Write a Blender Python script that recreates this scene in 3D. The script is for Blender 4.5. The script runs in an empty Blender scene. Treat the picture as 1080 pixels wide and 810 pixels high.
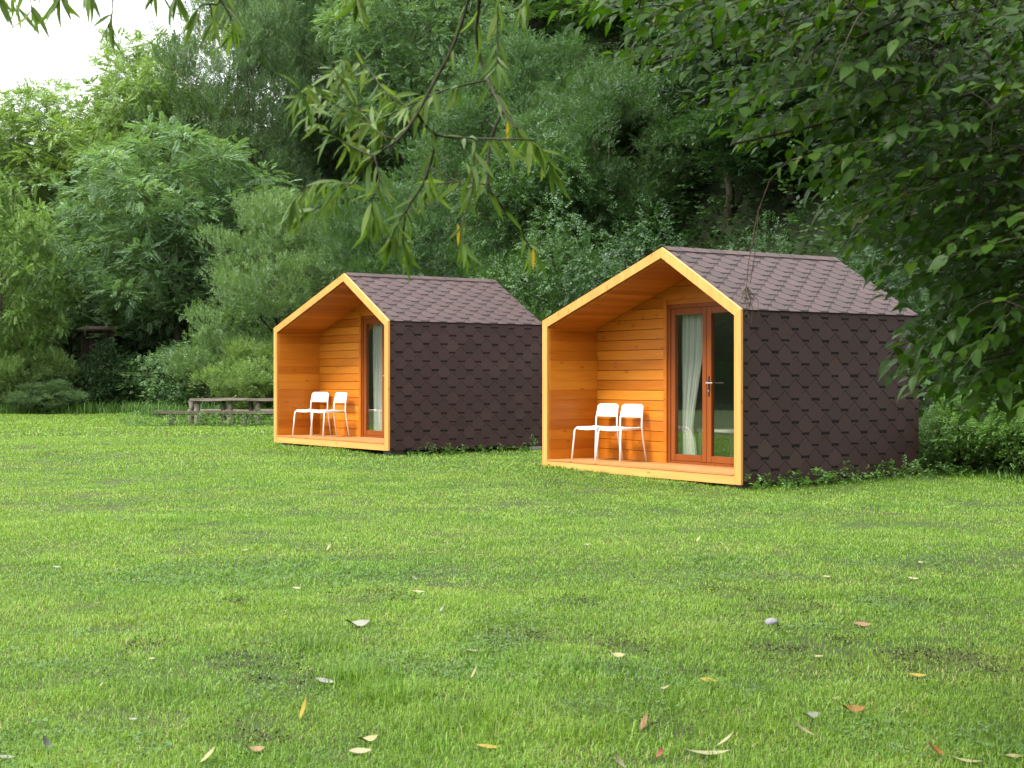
import bpy, bmesh, math, random
import numpy as np
from mathutils import Vector, Matrix

R = math.radians
sc = bpy.context.scene
COL = sc.collection
rng = np.random.default_rng(7)
random.seed(7)

# ------------------------------------------------------------------ basics
F = 1549.6                      # focal length in pixels of the 1080 px wide photograph
CAMZ = 1.36
HORIZ = 402.0


def at(px, py, y):
    """point at depth y that lies on the sight line through a pixel"""
    return Vector(((px - 540) / F * y, y, CAMZ - (py - HORIZ) / F * y))


def lerp(a, b, t):
    return a + (b - a) * t


def vnoise(x, y, seed=0):
    """smooth 2-D value noise, vectorised, 0..1"""
    x = np.asarray(x, float); y = np.asarray(y, float)
    xi = np.floor(x).astype(np.int64); yi = np.floor(y).astype(np.int64)
    xf = x - xi; yf = y - yi
    u = xf * xf * (3 - 2 * xf); v = yf * yf * (3 - 2 * yf)

    def h(i, j):
        n = (i * 374761393 + j * 668265263 + seed * 1442695041) & 0xFFFFFFFF
        n = ((n ^ (n >> 13)) * 1274126177) & 0xFFFFFFFF
        return ((n ^ (n >> 16)) & 0xFFFF) / 65535.0
    a = h(xi, yi); b = h(xi + 1, yi); c = h(xi, yi + 1); d = h(xi + 1, yi + 1)
    return (a * (1 - u) + b * u) * (1 - v) + (c * (1 - u) + d * u) * v


EDGE_X = [-60, -38, -30, -14, -11, -6, -2, 1, 3, 5.3, 6.2, 12, 40]
EDGE_Y = [6, 12, 51, 53, 47, 43, 34, 29, 26, 20.5, 18.3, 17.2, 14]


def edge(x):
    return np.interp(x, EDGE_X, EDGE_Y) + 0.5 * (vnoise(np.asarray(x) * 0.9, np.zeros_like(np.asarray(x, float)), 5) - .5)


GY = [-20, 0, 10, 17, 24, 30, 42, 60, 500]
GZ = [-.2, 0, .03, .10, .20, .22, .19, .17, .17]


def lawn_z(x, y):
    z = np.interp(y, GY, GZ)
    return z + .05 * (vnoise(np.asarray(x) * .6, np.asarray(y) * .6, 3) - .5) * np.clip((np.asarray(y, float) - 2) / 4, 0, 1)


def ground_z(x, y):
    d = np.maximum(0, np.asarray(y, float) - edge(x))
    k = np.clip((np.asarray(x, float) + 20) / 12, 0, 1)
    hill = .03 * d + (.38 + .12 * k) * np.maximum(0, d - 5)
    hill = np.minimum(hill, 15 + 10 * k + .02 * d)
    bump = .8 * (vnoise(np.asarray(x) * .25, np.asarray(y) * .25, 9) - .5) * np.clip(d / 6, 0, 1)
    return lawn_z(x, y) + hill + bump


# ------------------------------------------------------------------ object helpers
def link(o, parent=None):
    COL.objects.link(o)
    if parent is not None:
        o.parent = parent
    return o


def tag(o, label=None, cat=None, group=None, kind=None):
    if label: o['label'] = label
    if cat: o['category'] = cat
    if group: o['group'] = group
    if kind: o['kind'] = kind
    return o


def empty(name, loc, rz=0.0):
    o = bpy.data.objects.new(name, None)
    o.empty_display_size = .2
    o.location = loc; o.rotation_euler = (0, 0, rz)
    return link(o)


class MB:
    """collects polygons with an optional material slot and a per-face tint"""

    def __init__(s):
        s.v = []; s.f = []; s.m = []; s.t = []

    def poly(s, pts, mat=0, tint=.5):
        i = len(s.v); s.v += [tuple(p) for p in pts]
        s.f.append(tuple(range(i, i + len(pts)))); s.m.append(mat); s.t.append(tint)

    def add(s, verts, faces, mat=0, tint=.5):
        i = len(s.v); s.v += [tuple(p) for p in verts]
        for f in faces:
            s.f.append(tuple(i + k for k in f)); s.m.append(mat); s.t.append(tint)

    def box(s, a, b, mat=0, tint=.5, bev=0.0):
        x0, y0, z0 = a; x1, y1, z1 = b
        if bev <= 0:
            v = [(x0, y0, z0), (x1, y0, z0), (x1, y1, z0), (x0, y1, z0), (x0, y0, z1), (x1, y0, z1), (x1, y1, z1), (x0, y1, z1)]
            s.add(v, [(0, 3, 2, 1), (4, 5, 6, 7), (0, 1, 5, 4), (1, 2, 6, 5), (2, 3, 7, 6), (3, 0, 4, 7)], mat, tint)
        else:
            bm = bmesh.new(); bmesh.ops.create_cube(bm, size=1)
            for q in bm.verts:
                q.co = Vector((lerp(x0, x1, q.co.x + .5), lerp(y0, y1, q.co.y + .5), lerp(z0, z1, q.co.z + .5)))
            bmesh.ops.bevel(bm, geom=bm.edges[:], offset=bev, segments=2, affect='EDGES')
            bm.verts.index_update()
            s.add([q.co[:] for q in bm.verts], [[q.index for q in f.verts] for f in bm.faces], mat, tint)
            bm.free()

    def prism(s, poly, off, mat=0, tint=.5):
        """closed prism: poly (3-D, planar) pushed by vector off"""
        n = len(poly); off = Vector(off)
        a = [Vector(p) for p in poly]; b = [p + off for p in a]
        fs = [tuple(range(n)), tuple(range(2 * n - 1, n - 1, -1))]
        fs += [(i, i + n, (i + 1) % n + n, (i + 1) % n) for i in range(n)]
        s.add(a + b, fs, mat, tint)

    def tube(s, pts, rad, seg=8, mat=0, tint=.5, cap=True):
        pts = [Vector(p) for p in pts]
        if not hasattr(rad, '__len__'): rad = [rad] * len(pts)
        rings = []; up = None
        for i, p in enumerate(pts):
            d = (pts[min(i + 1, len(pts) - 1)] - pts[max(i - 1, 0)])
            if d.length < 1e-9: d = Vector((0, 0, 1))
            d.normalize()
            if up is None:
                up = d.orthogonal().normalized()
            up = (up - d * up.dot(d))
            if up.length < 1e-6: up = d.orthogonal()
            up.normalize(); w = d.cross(up)
            rings.append([p + (up * math.cos(2 * math.pi * k / seg) + w * math.sin(2 * math.pi * k / seg)) * rad[i] for k in range(seg)])
        v = [q for r in rings for q in r]; f = []
        for i in range(len(pts) - 1):
            for k in range(seg):
                f.append((i * seg + k, i * seg + (k + 1) % seg, (i + 1) * seg + (k + 1) % seg, (i + 1) * seg + k))
        if cap:
            f.append(tuple(range(seg - 1, -1, -1))); f.append(tuple((len(pts) - 1) * seg + k for k in range(seg)))
        s.add(v, f, mat, tint)

    def build(s, name, mats, parent=None, smooth=False, recalc=True):
        me = bpy.data.meshes.new(name)
        me.from_pydata(s.v, [], s.f)
        if not isinstance(mats, (list, tuple)): mats = [mats]
        for m in mats: me.materials.append(m)
        me.polygons.foreach_set('material_index', s.m)
        at_ = me.attributes.new('tint', 'FLOAT', 'FACE'); at_.data.foreach_set('value', s.t)
        if recalc:
            bm = bmesh.new(); bm.from_mesh(me)
            bmesh.ops.recalc_face_normals(bm, faces=bm.faces[:]); bm.to_mesh(me); bm.free()
        if smooth:
            me.polygons.foreach_set('use_smooth', [True] * len(me.polygons))
        me.update()
        return link(bpy.data.objects.new(name, me), parent)


def np_mesh(name, verts, faces, tint, mat):
    """verts (N,3), faces (M,k) numpy; tint per face"""
    me = bpy.data.meshes.new(name)
    n, k = len(faces), faces.shape[1]
    me.vertices.add(len(verts)); me.vertices.foreach_set('co', verts.astype(np.float32).ravel())
    me.loops.add(n * k); me.loops.foreach_set('vertex_index', faces.astype(np.int32).ravel())
    me.polygons.add(n)
    me.polygons.foreach_set('loop_start', np.arange(0, n * k, k, dtype=np.int32))
    me.update(calc_edges=True)
    a = me.attributes.new('tint', 'FLOAT', 'FACE'); a.data.foreach_set('value', np.asarray(tint, np.float32))
    me.materials.append(mat)
    me.validate(); me.update()
    return me


# ------------------------------------------------------------------ materials
class NT:
    def __init__(s, name):
        s.m = bpy.data.materials.new(name); s.m.use_nodes = True
        s.n = s.m.node_tree.nodes; s.l = s.m.node_tree.links; s.n.clear()
        s.out = s.n.new('ShaderNodeOutputMaterial')

    def new(s, t, **kw):
        n = s.n.new(t)
        for k, v in kw.items():
            if k in n.inputs.keys(): n.inputs[k].default_value = v
            else: setattr(n, k, v)
        return n

    def ln(s, a, b): s.l.new(a, b)

    def ramp(s, fac, stops):
        r = s.n.new('ShaderNodeValToRGB'); e = r.color_ramp.elements
        e[0].position, e[0].color = stops[0][0], (*stops[0][1], 1)
        e[1].position, e[1].color = stops[-1][0], (*stops[-1][1], 1)
        for p, c in stops[1:-1]:
            q = e.new(p); q.color = (*c, 1)
        if fac is not None: s.ln(fac, r.inputs['Fac'])
        return r.outputs['Color']

    def math(s, op, a, b=None, clamp=False):
        n = s.n.new('ShaderNodeMath'); n.operation = op; n.use_clamp = clamp
        for i, x in enumerate((a, b)):
            if x is None: continue
            if isinstance(x, (int, float)): n.inputs[i].default_value = x
            else: s.ln(x, n.inputs[i])
        return n.outputs[0]

    def mix(s, fac, a, b, mode='MIX'):
        n = s.n.new('ShaderNodeMixRGB'); n.blend_type = mode
        for i, x in ((0, fac), (1, a), (2, b)):
            if isinstance(x, (int, float)): n.inputs[i].default_value = x
            elif isinstance(x, tuple): n.inputs[i].default_value = (*x, 1)
            else: s.ln(x, n.inputs[i])
        return n.outputs[0]

    def noise(s, vec, scale, detail=4, rough=.55):
        n = s.new('ShaderNodeTexNoise'); n.inputs['Scale'].default_value = scale
        n.inputs['Detail'].default_value = detail; n.inputs['Roughness'].default_value = rough
        if vec is not None: s.ln(vec, n.inputs['Vector'])
        return n.outputs['Fac']

    def coords(s, kind='Object', scale=(1, 1, 1), add=None):
        c = s.n.new('ShaderNodeTexCoord'); m = s.n.new('ShaderNodeMapping'); m.inputs['Scale'].default_value = scale
        s.ln(c.outputs[kind], m.inputs['Vector'])
        if add is not None:
            s.ln(add, m.inputs['Location'])
        return m.outputs['Vector']

    def attr(s, name='tint'):
        a = s.n.new('ShaderNodeAttribute'); a.attribute_name = name
        return a.outputs['Fac']

    def bump(s, h, strength=.3, dist=.01):
        b = s.n.new('ShaderNodeBump'); b.inputs['Strength'].default_value = strength; b.inputs['Distance'].default_value = dist
        s.ln(h, b.inputs['Height']); return b.outputs['Normal']

    def principled(s, color, rough=.6, normal=None, spec=.5, metal=0.0):
        p = s.n.new('ShaderNodeBsdfPrincipled')
        if isinstance(color, tuple): p.inputs['Base Color'].default_value = (*color, 1)
        else: s.ln(color, p.inputs['Base Color'])
        if isinstance(rough, (int, float)): p.inputs['Roughness'].default_value = rough
        else: s.ln(rough, p.inputs['Roughness'])
        p.inputs['Specular IOR Level'].default_value = spec; p.inputs['Metallic'].default_value = metal
        if normal is not None: s.ln(normal, p.inputs['Normal'])
        s.ln(p.outputs[0], s.out.inputs['Surface'])
        return p


def wood(name, stops, axis='x', knots=True, rough=.45, grain=1.0, spec=.35):
    t = NT(name)
    a = t.attr()
    sc_ = {'x': (1.2, 16, 16), 'y': (16, 1.2, 16), 'z': (16, 16, 1.2)}[axis]
    cmb = t.new('ShaderNodeCombineXYZ')
    for i in range(3): t.ln(t.math('MULTIPLY', a, 37.0 + 11 * i), cmb.inputs[i])
    v = t.coords('Object', sc_, cmb.outputs[0])
    g = t.noise(v, 2.0 * grain, 6, .6)
    g2 = t.noise(v, .45, 2, .5)
    f = t.math('ADD', t.math('MULTIPLY', g, .5), t.math('MULTIPLY', g2, .45))
    f = t.math('ADD', f, t.math('MULTIPLY', t.math('SUBTRACT', a, .5), .52))
    col = t.ramp(f, stops)
    if knots:
        cc = t.n.new('ShaderNodeTexCoord'); sp = t.n.new('ShaderNodeSeparateXYZ'); t.ln(cc.outputs['Object'], sp.inputs[0])
        X_, Y_, Z_ = sp.outputs
        al = {'x': X_, 'y': Y_, 'z': Z_}[axis]; ac = {'x': t.math('ADD', Y_, Z_), 'y': t.math('ADD', X_, Z_), 'z': X_}[axis]
        kv = t.n.new('ShaderNodeCombineXYZ')
        t.ln(t.math('ADD', t.math('MULTIPLY', al, 3.2), t.math('MULTIPLY', a, 37.0)), kv.inputs[0]); t.ln(t.math('MULTIPLY', ac, 7.0), kv.inputs[1])
        vo = t.n.new('ShaderNodeTexVoronoi'); vo.voronoi_dimensions = '2D'; vo.inputs['Scale'].default_value = 1.0; t.ln(kv.outputs[0], vo.inputs['Vector'])
        sc3 = t.n.new('ShaderNodeSeparateColor'); t.ln(vo.outputs['Color'], sc3.inputs[0])
        k = t.ramp(vo.outputs['Distance'], [(.05, (1, 1, 1)), (.15, (0, 0, 0))])
        k = t.math('MULTIPLY', k, t.math('GREATER_THAN', sc3.outputs[0], .74))
        col = t.mix(t.math('MULTIPLY', k, .6), col, (.16, .045, .008))
    t.principled(col, rough, t.bump(g, .25, .004), spec)
    return t.m


PINE = wood('pine_trim', [(.2, (.42, .180, .040)), (.5, (.56, .258, .064)), (.8, (.66, .35, .105))], 'z', rough=.5)
PINE_X = wood('pine_trim_x', [(.2, (.43, .190, .044)), (.5, (.55, .265, .070)), (.8, (.66, .36, .115))], 'x', rough=.5)
ORANGE = [(.2, (.36, .098, .005)), (.5, (.47, .145, .0085)), (.8, (.55, .200, .016))]
WOOD_X = wood('orange_board_x', ORANGE, 'x')
WOOD_Y = wood('orange_board_y', ORANGE, 'y')
DECK = wood('deck_board', [(.2, (.33, .14, .036)), (.5, (.42, .19, .06)), (.8, (.50, .26, .095))], 'x', rough=.6)
REDWOOD = wood('door_frame_wood', [(.2, (.15, .034, .005)), (.5, (.20, .049, .008)), (.8, (.26, .075, .014))], 'z', knots=False, rough=.35)
OLDWOOD = wood('weathered_log', [(.2, (.035, .027, .019)), (.5, (.085, .068, .050)), (.8, (.24, .21, .165))], 'x', rough=.85, spec=.2)
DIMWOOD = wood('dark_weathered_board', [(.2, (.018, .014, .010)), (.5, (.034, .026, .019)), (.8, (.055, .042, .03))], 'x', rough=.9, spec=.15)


def mat_shingle():
    t = NT('bitumen_shingle')
    a = t.attr()
    v = t.coords('Object')
    n = t.noise(v, 220, 3, .7); n2 = t.noise(v, 1.6, 3, .6)
    f = t.math('ADD', t.math('MULTIPLY', a, .5), t.math('ADD', t.math('MULTIPLY', n, .25), t.math('MULTIPLY', n2, .25)))
    col = t.ramp(f, [(.2, (.024, .0108, .0085)), (.5, (.037, .0175, .0142)), (.8, (.052, .0275, .0230))])
    t.principled(col, .62, t.bump(n, .4, .002), .26)
    return t.m


def mat_plain(name, c, rough=.6, spec=.4, metal=0.0, var=.15, scale=30):
    t = NT(name)
    n = t.noise(t.coords('Object'), scale, 4, .6)
    lo = tuple(x * (1 - var) for x in c); hi = tuple(min(1, x * (1 + var)) for x in c)
    t.principled(t.ramp(n, [(.25, lo), (.75, hi)]), rough, t.bump(n, .12, .003), spec, metal)
    return t.m


SHINGLE = mat_shingle()
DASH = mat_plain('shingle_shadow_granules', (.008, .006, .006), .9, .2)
SEAM = mat_plain('shingle_edge_shadow_granules', (.0225, .0112, .0102), .85, .2)  # shadow line under the tab edges, put into the colour as printed granules
WHITE = mat_plain('white_powder_coat', (.82, .82, .82), .4, .5, var=.02)
STEEL = mat_plain('brushed_steel', (.5, .5, .5), .45, .5, 1.0, .05)
DARKMETAL = mat_plain('dark_metal', (.05, .04, .035), .4, .5, .6)
PAINTED = mat_plain('pale_table_top', (.55, .52, .45), .5)
STONE = mat_plain('grey_stone', (.22, .21, .19), .9, .2, var=.5, scale=25)


def mat_glass():
    t = NT('window_glass')
    p = t.new('ShaderNodeBsdfGlossy'); p.inputs['Roughness'].default_value = .0; p.inputs['Color'].default_value = (.95, 1, .97, 1)
    tr = t.new('ShaderNodeBsdfTransparent'); tr.inputs['Color'].default_value = (.93, .96, .93, 1)
    lw = t.new('ShaderNodeLayerWeight'); lw.inputs['Blend'].default_value = .5
    fac = t.math('ADD', .15, t.math('MULTIPLY', .85, t.math('POWER', lw.outputs['Facing'], 3.5)), True)
    m = t.new('ShaderNodeMixShader')
    t.ln(fac, m.inputs[0]); t.ln(tr.outputs[0], m.inputs[1]); t.ln(p.outputs[0], m.inputs[2])
    t.ln(m.outputs[0], t.out.inputs['Surface'])
    return t.m


def mat_cloth():
    t = NT('curtain_cloth')
    d = t.new('ShaderNodeBsdfDiffuse'); d.inputs['Color'].default_value = (.86, .86, .82, 1)
    tr = t.new('ShaderNodeBsdfTranslucent'); tr.inputs['Color'].default_value = (.7, .74, .68, 1)
    m = t.new('ShaderNodeMixShader'); m.inputs[0].default_value = .35
    t.ln(d.outputs[0], m.inputs[1]); t.ln(tr.outputs[0], m.inputs[2]); t.ln(m.outputs[0], t.out.inputs['Surface'])
    return t.m


GLASS = mat_glass(); CLOTH = mat_cloth()


def mat_leaf(name, stops, trans=.32, rough=.45, spec=.28, patch=.0, pscale=.5):
    """leaf: colour from the leaf's own tint, some from a slow patchwork, light shines through"""
    t = NT(name)
    f = t.attr()
    if patch:
        n = t.noise(t.coords('Object'), pscale, 3, .55)
        f = t.math('ADD', t.math('MULTIPLY', f, 1 - patch), t.math('MULTIPLY', n, patch), True)
    col = t.ramp(f, stops)
    p = t.principled(col, rough, None, spec)
    tr = t.new('ShaderNodeBsdfTranslucent')
    t.ln(t.mix(1.0, col, (1.25, 1.3, .55), 'MULTIPLY'), tr.inputs['Color'])
    m = t.new('ShaderNodeMixShader'); m.inputs[0].default_value = trans
    t.ln(p.outputs[0], m.inputs[1]); t.ln(tr.outputs[0], m.inputs[2]); t.ln(m.outputs[0], t.out.inputs['Surface'])
    return t.m


def leafset(name, c, var=.45, **kw):
    lo = tuple(x * (1 - var) for x in c); hi = (min(1, c[0] * (1 + var * 1.3)), c[1] * (1 + var), c[2] * (1 + var * .7))
    return mat_leaf(name, [(.0, lo), (.5, c), (1.0, hi)], **kw)


LEAF = {
    'blue': leafset('leaf_bluish_green', (.122, .212, .098)),
    'fresh': leafset('leaf_fresh_green', (.155, .245, .070)),
    'yellow': leafset('leaf_yellow_green', (.125, .215, .050)),
    'grey': leafset('leaf_grey_green', (.085, .150, .058)),
    'silver': leafset('leaf_silver_green', (.105, .182, .060)),
    'mid': leafset('leaf_mid_green', (.052, .110, .034)),
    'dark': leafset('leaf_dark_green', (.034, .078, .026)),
    'bramble': leafset('leaf_bramble', (.090, .185, .034)),
    'weed': leafset('leaf_weed', (.070, .150, .028)),
}
HORN = mat_leaf('leaf_broad_near', [(0, (.016, .047, .003)), (.5, (.032, .080, .005)), (.9, (.066, .124, .010)), (1, (.11, .13, .025))], trans=.48, rough=.45, spec=.16)
SALLOW = mat_leaf('leaf_willow_near', [(0, (.050, .105, .018)), (.5, (.098, .165, .030)), (.85, (.17, .24, .065)), (.955, (.20, .22, .12)), (.965, (.45, .30, .03)), (1, (.50, .33, .03))], trans=.42, rough=.45, spec=.22)
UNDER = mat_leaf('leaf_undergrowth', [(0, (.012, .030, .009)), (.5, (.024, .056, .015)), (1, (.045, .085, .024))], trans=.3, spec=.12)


def mat_bark(name, c):
    t = NT(name)
    v = t.coords('Object', (1, 1, .25))
    n = t.noise(v, 14, 6, .65)
    n2 = t.noise(t.coords('Object'), 2.0, 3, .6)
    col = t.ramp(n, [(.3, tuple(x * .45 for x in c)), (.7, tuple(x * 1.3 for x in c))])
    col = t.mix(t.math('MULTIPLY', n2, .35), col, (.05, .065, .03))
    t.principled(col, .9, t.bump(n, .8, .03), .2)
    return t.m


BARK = mat_bark('bark_grey_brown', (.10, .085, .065))
BARKDARK = mat_bark('bark_dark', (.045, .035, .025))


def mat_grass():
    t = NT('grass_blade')
    f = t.attr()
    g = t.new('ShaderNodeNewGeometry')
    mp = t.new('ShaderNodeMapping'); mp.inputs['Scale'].default_value = (.5, 1.5, 1); t.ln(g.outputs['Position'], mp.inputs['Vector'])
    n = t.noise(mp.outputs['Vector'], .55, 3, .6)
    n2 = t.noise(g.outputs['Position'], 2.6, 3, .6)
    nn = t.math('ADD', t.math('MULTIPLY', n, .6), t.math('MULTIPLY', n2, .4))
    fresh = t.ramp(f, [(0, (.044, .110, .009)), (.5, (.128, .268, .021)), (.9, (.22, .375, .042)), (.95, (.30, .32, .10)), (1, (.38, .35, .17))])
    yell = t.ramp(f, [(0, (.064, .124, .010)), (.5, (.175, .288, .026)), (.9, (.27, .39, .052)), (.95, (.36, .34, .13)), (1, (.42, .37, .18))])
    col = t.mix(t.ramp(nn, [(.37, (0, 0, 0)), (.64, (.95, .95, .95))]), fresh, yell)
    p = t.principled(col, .5, None, .35)
    tr = t.new('ShaderNodeBsdfTranslucent'); t.ln(t.mix(1.0, col, (1.2, 1.2, .6), 'MULTIPLY'), tr.inputs['Color'])
    m = t.new('ShaderNodeMixShader'); m.inputs[0].default_value = .35
    t.ln(p.outputs[0], m.inputs[1]); t.ln(tr.outputs[0], m.inputs[2]); t.ln(m.outputs[0], t.out.inputs['Surface'])
    return t.m


GRASS = mat_grass()


def mat_lawn():
    t = NT('lawn_ground')
    g = t.new('ShaderNodeNewGeometry'); P = g.outputs['Position']
    mp = t.new('ShaderNodeMapping'); mp.inputs['Scale'].default_value = (.5, 1.5, 1); t.ln(P, mp.inputs['Vector'])
    n = t.noise(mp.outputs['Vector'], .55, 3, .6); n2 = t.noise(P, 2.6, 4, .6); n3 = t.noise(P, 40, 4, .7)
    nn = t.math('ADD', t.math('MULTIPLY', n, .6), t.math('MULTIPLY', n2, .4))
    a = t.ramp(n3, [(.25, (.014, .018, .006)), (.7, (.040, .070, .012))])
    b = t.ramp(n3, [(.25, (.024, .026, .009)), (.7, (.06, .080, .016))])
    col = t.mix(t.ramp(nn, [(.40, (0, 0, 0)), (.62, (1, 1, 1))]), a, b)
    n4 = t.noise(P, 1.7, 5, .7)
    bare = t.ramp(n4, [(.66, (0, 0, 0)), (.74, (1, 1, 1))])
    col = t.mix(t.math('MULTIPLY', bare, .8), col, (.055, .05, .03))
    t.principled(col, .9, t.bump(n3, .8, .03), .2)
    return t.m


def mat_floor():
    t = NT('woodland_floor')
    g = t.new('ShaderNodeNewGeometry'); P = g.outputs['Position']
    n = t.noise(P, 1.2, 6, .65); n2 = t.noise(P, 12, 5, .7)
    col = t.mix(n2, t.ramp(n, [(.3, (.010, .014, .007)), (.7, (.020, .034, .010))]), t.ramp(n, [(.3, (.018, .016, .010)), (.7, (.018, .030, .012))]))
    t.principled(col, .95, t.bump(n2, .9, .08), .1)
    return t.m


# ------------------------------------------------------------------ ground
def grid_axis(a, b, near, step0, grow):
    out = [near]; s = step0
    while out[-1] < b: out.append(out[-1] + s); s *= grow
    lo = [near]; s = step0
    while lo[-1] > a: lo.append(lo[-1] - s); s *= grow
    return np.array(sorted(set(lo[1:] + out)))


def build_ground():
    # lawn: columns in x, rows run from far behind the camera to the lawn's edge
    xs = grid_axis(-420, 420, 0, .45, 1.035)
    e = edge(xs)
    rows = 150
    tt = np.linspace(0, 1, rows) ** 1.0
    X = np.repeat(xs[:, None], rows, 1)
    y0 = -300.0
    near = np.concatenate([np.linspace(y0, -10, 12), np.linspace(-10, 60, rows - 12 + 1)[1:]])
    Y = np.empty_like(X)
    for i in range(len(xs)):
        # squeeze the row positions so that the last one is the edge
        s = (near - y0) / (60 - y0)
        base = y0 + s * (60 - y0)
        k = np.where(base > -10, -10 + (base + 10) / 70 * (e[i] + 10), base)
        Y[i] = k
    Z = lawn_z(X, Y)
    V = np.stack([X, Y, Z], -1).reshape(-1, 3)
    idx = np.arange(len(xs) * rows).reshape(len(xs), rows)
    Q = np.stack([idx[:-1, :-1], idx[1:, :-1], idx[1:, 1:], idx[:-1, 1:]], -1).reshape(-1, 4)
    me = np_mesh('lawn', V, Q, np.full(len(Q), .5), mat_lawn())
    me.polygons.foreach_set('use_smooth', [True] * len(me.polygons))
    tag(link(bpy.data.objects.new('lawn', me)), 'mown green lawn in front of the two cabins, strewn with fallen leaves', None, None, 'structure')
    d = np.concatenate([np.linspace(0, 50, 60), np.geomspace(52, 900, 24)])
    X = np.repeat(xs[:, None], len(d), 1); Y = e[:, None] + d[None, :]
    Z = ground_z(X, Y)
    V = np.stack([X, Y, Z], -1).reshape(-1, 3)
    idx = np.arange(len(xs) * len(d)).reshape(len(xs), len(d))
    Q = np.stack([idx[:-1, :-1], idx[1:, :-1], idx[1:, 1:], idx[:-1, 1:]], -1).reshape(-1, 4)
    me = np_mesh('hillside', V, Q, np.full(len(Q), .5), mat_floor())
    me.polygons.foreach_set('use_smooth', [True] * len(me.polygons))
    tag(link(bpy.data.objects.new('hillside', me)), 'dark wooded slope rising behind the lawn', None, None, 'structure')


build_ground()

# ------------------------------------------------------------------ cabins
W, Hw, Hr, L = 4.08, 2.05, .825, 3.03
AX = W * .644
T = .11
PD = .86          # depth of the porch
DZ = .125         # top of the porch deck
CAB = [(.442, 20.597, CAMZ - 1.216, -.9912), (-4.290, 26.549, CAMZ - 1.1008, -.9613)]
OUT = [(0, 0), (W, 0), (W, Hw), (AX, Hw + Hr), (0, Hw)]


def offset_poly(P, t):
    n = len(P); res = []
    for i in range(n):
        p0, p1, p2 = Vector(P[i - 1]), Vector(P[i]), Vector(P[(i + 1) % n])
        d1 = (p1 - p0).normalized(); d2 = (p2 - p1).normalized()
        n1 = Vector((-d1.y, d1.x)); n2 = Vector((-d2.y, d2.x))
        a = p1 + n1 * t; b = p1 + n2 * t
        den = d1.x * d2.y - d1.y * d2.x
        s = ((b.x - a.x) * d2.y - (b.y - a.y) * d2.x) / den
        q = a + d1 * s
        res.append((q.x, q.y))
    return res


INN = offset_poly(OUT, T)


def clip(poly, inside):
    """clip 2-D polygon by convex CCW polygon"""
    out = [Vector(p) for p in poly]
    n = len(inside)
    for i in range(n):
        a = Vector(inside[i]); b = Vector(inside[(i + 1) % n]); d = b - a
        side = lambda p: d.x * (p.y - a.y) - d.y * (p.x - a.x)
        src, out = out, []
        for k in range(len(src)):
            p, q = src[k], src[(k + 1) % len(src)]
            sp, sq = side(p), side(q)
            if sp >= 0: out.append(p)
            if (sp >= 0) != (sq >= 0):
                out.append(p + (q - p) * (sp / (sp - sq)))
        if len(out) < 3: return []
    return out


def shingles(mb, O, U, Vv, N, lu, lv, seed, dk=1.0):
    """hexagonal bitumen shingles on a rectangle: O origin (lower corner), U along the course, Vv up, N outwards"""
    r = random.Random(seed)
    e, tw = .140, .333
    rect = [(0, 0), (lu, 0), (lu, lv), (0, lv)]
    O, U, Vv, N = Vector(O), Vector(U), Vector(Vv), Vector(N)
    P = lambda u, v, n: O + U * u + Vv * v + N * n
    for j in range(-1, int(lv / e) + 1):
        v0 = j * e + .035
        for i in range(-1, int(lu / tw) + 2):
            jit = r.uniform(-.006, .006)
            uc = (i + (.5 if j % 2 else 0)) * tw + jit
            tl = r.uniform(-.004, .004)
            tint = min(1, max(0, r.gauss(.5, .14)))
            hx = [(uc - .058, v0 + tl), (uc + .058, v0 + tl), (uc + tw / 2 - .002, v0 + .095), (uc + tw / 2 - .002, v0 + 2 * e), (uc - tw / 2 + .002, v0 + 2 * e), (uc - tw / 2 + .002, v0 + .095)]
            c = clip(hx, rect)
            if len(c) < 3: continue
            hh = lambda q: .0060 - .0046 * max(0, (q.y - v0)) / (2 * e)
            top = [P(q.x, q.y, hh(q)) for q in c]; bot = [P(q.x, q.y, hh(q) - .004) for q in c]
            n = len(c)
            mb.add(top + bot, [tuple(range(n))] + [(k, (k + 1) % n, (k + 1) % n + n, k + n) for k in range(n)], 0, tint)
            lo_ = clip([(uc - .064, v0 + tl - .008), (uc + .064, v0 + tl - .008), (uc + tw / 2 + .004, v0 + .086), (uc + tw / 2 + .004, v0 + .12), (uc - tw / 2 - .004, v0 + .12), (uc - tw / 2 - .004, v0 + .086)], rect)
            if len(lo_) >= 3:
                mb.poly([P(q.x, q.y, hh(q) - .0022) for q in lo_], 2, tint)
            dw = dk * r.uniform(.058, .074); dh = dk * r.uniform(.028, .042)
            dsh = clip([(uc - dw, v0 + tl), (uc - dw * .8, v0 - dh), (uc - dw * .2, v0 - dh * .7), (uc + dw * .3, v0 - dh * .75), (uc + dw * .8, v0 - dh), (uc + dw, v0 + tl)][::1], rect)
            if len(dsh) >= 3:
                mb.poly([P(q.x, q.y, .0050) for q in dsh], 1, .5)


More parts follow.
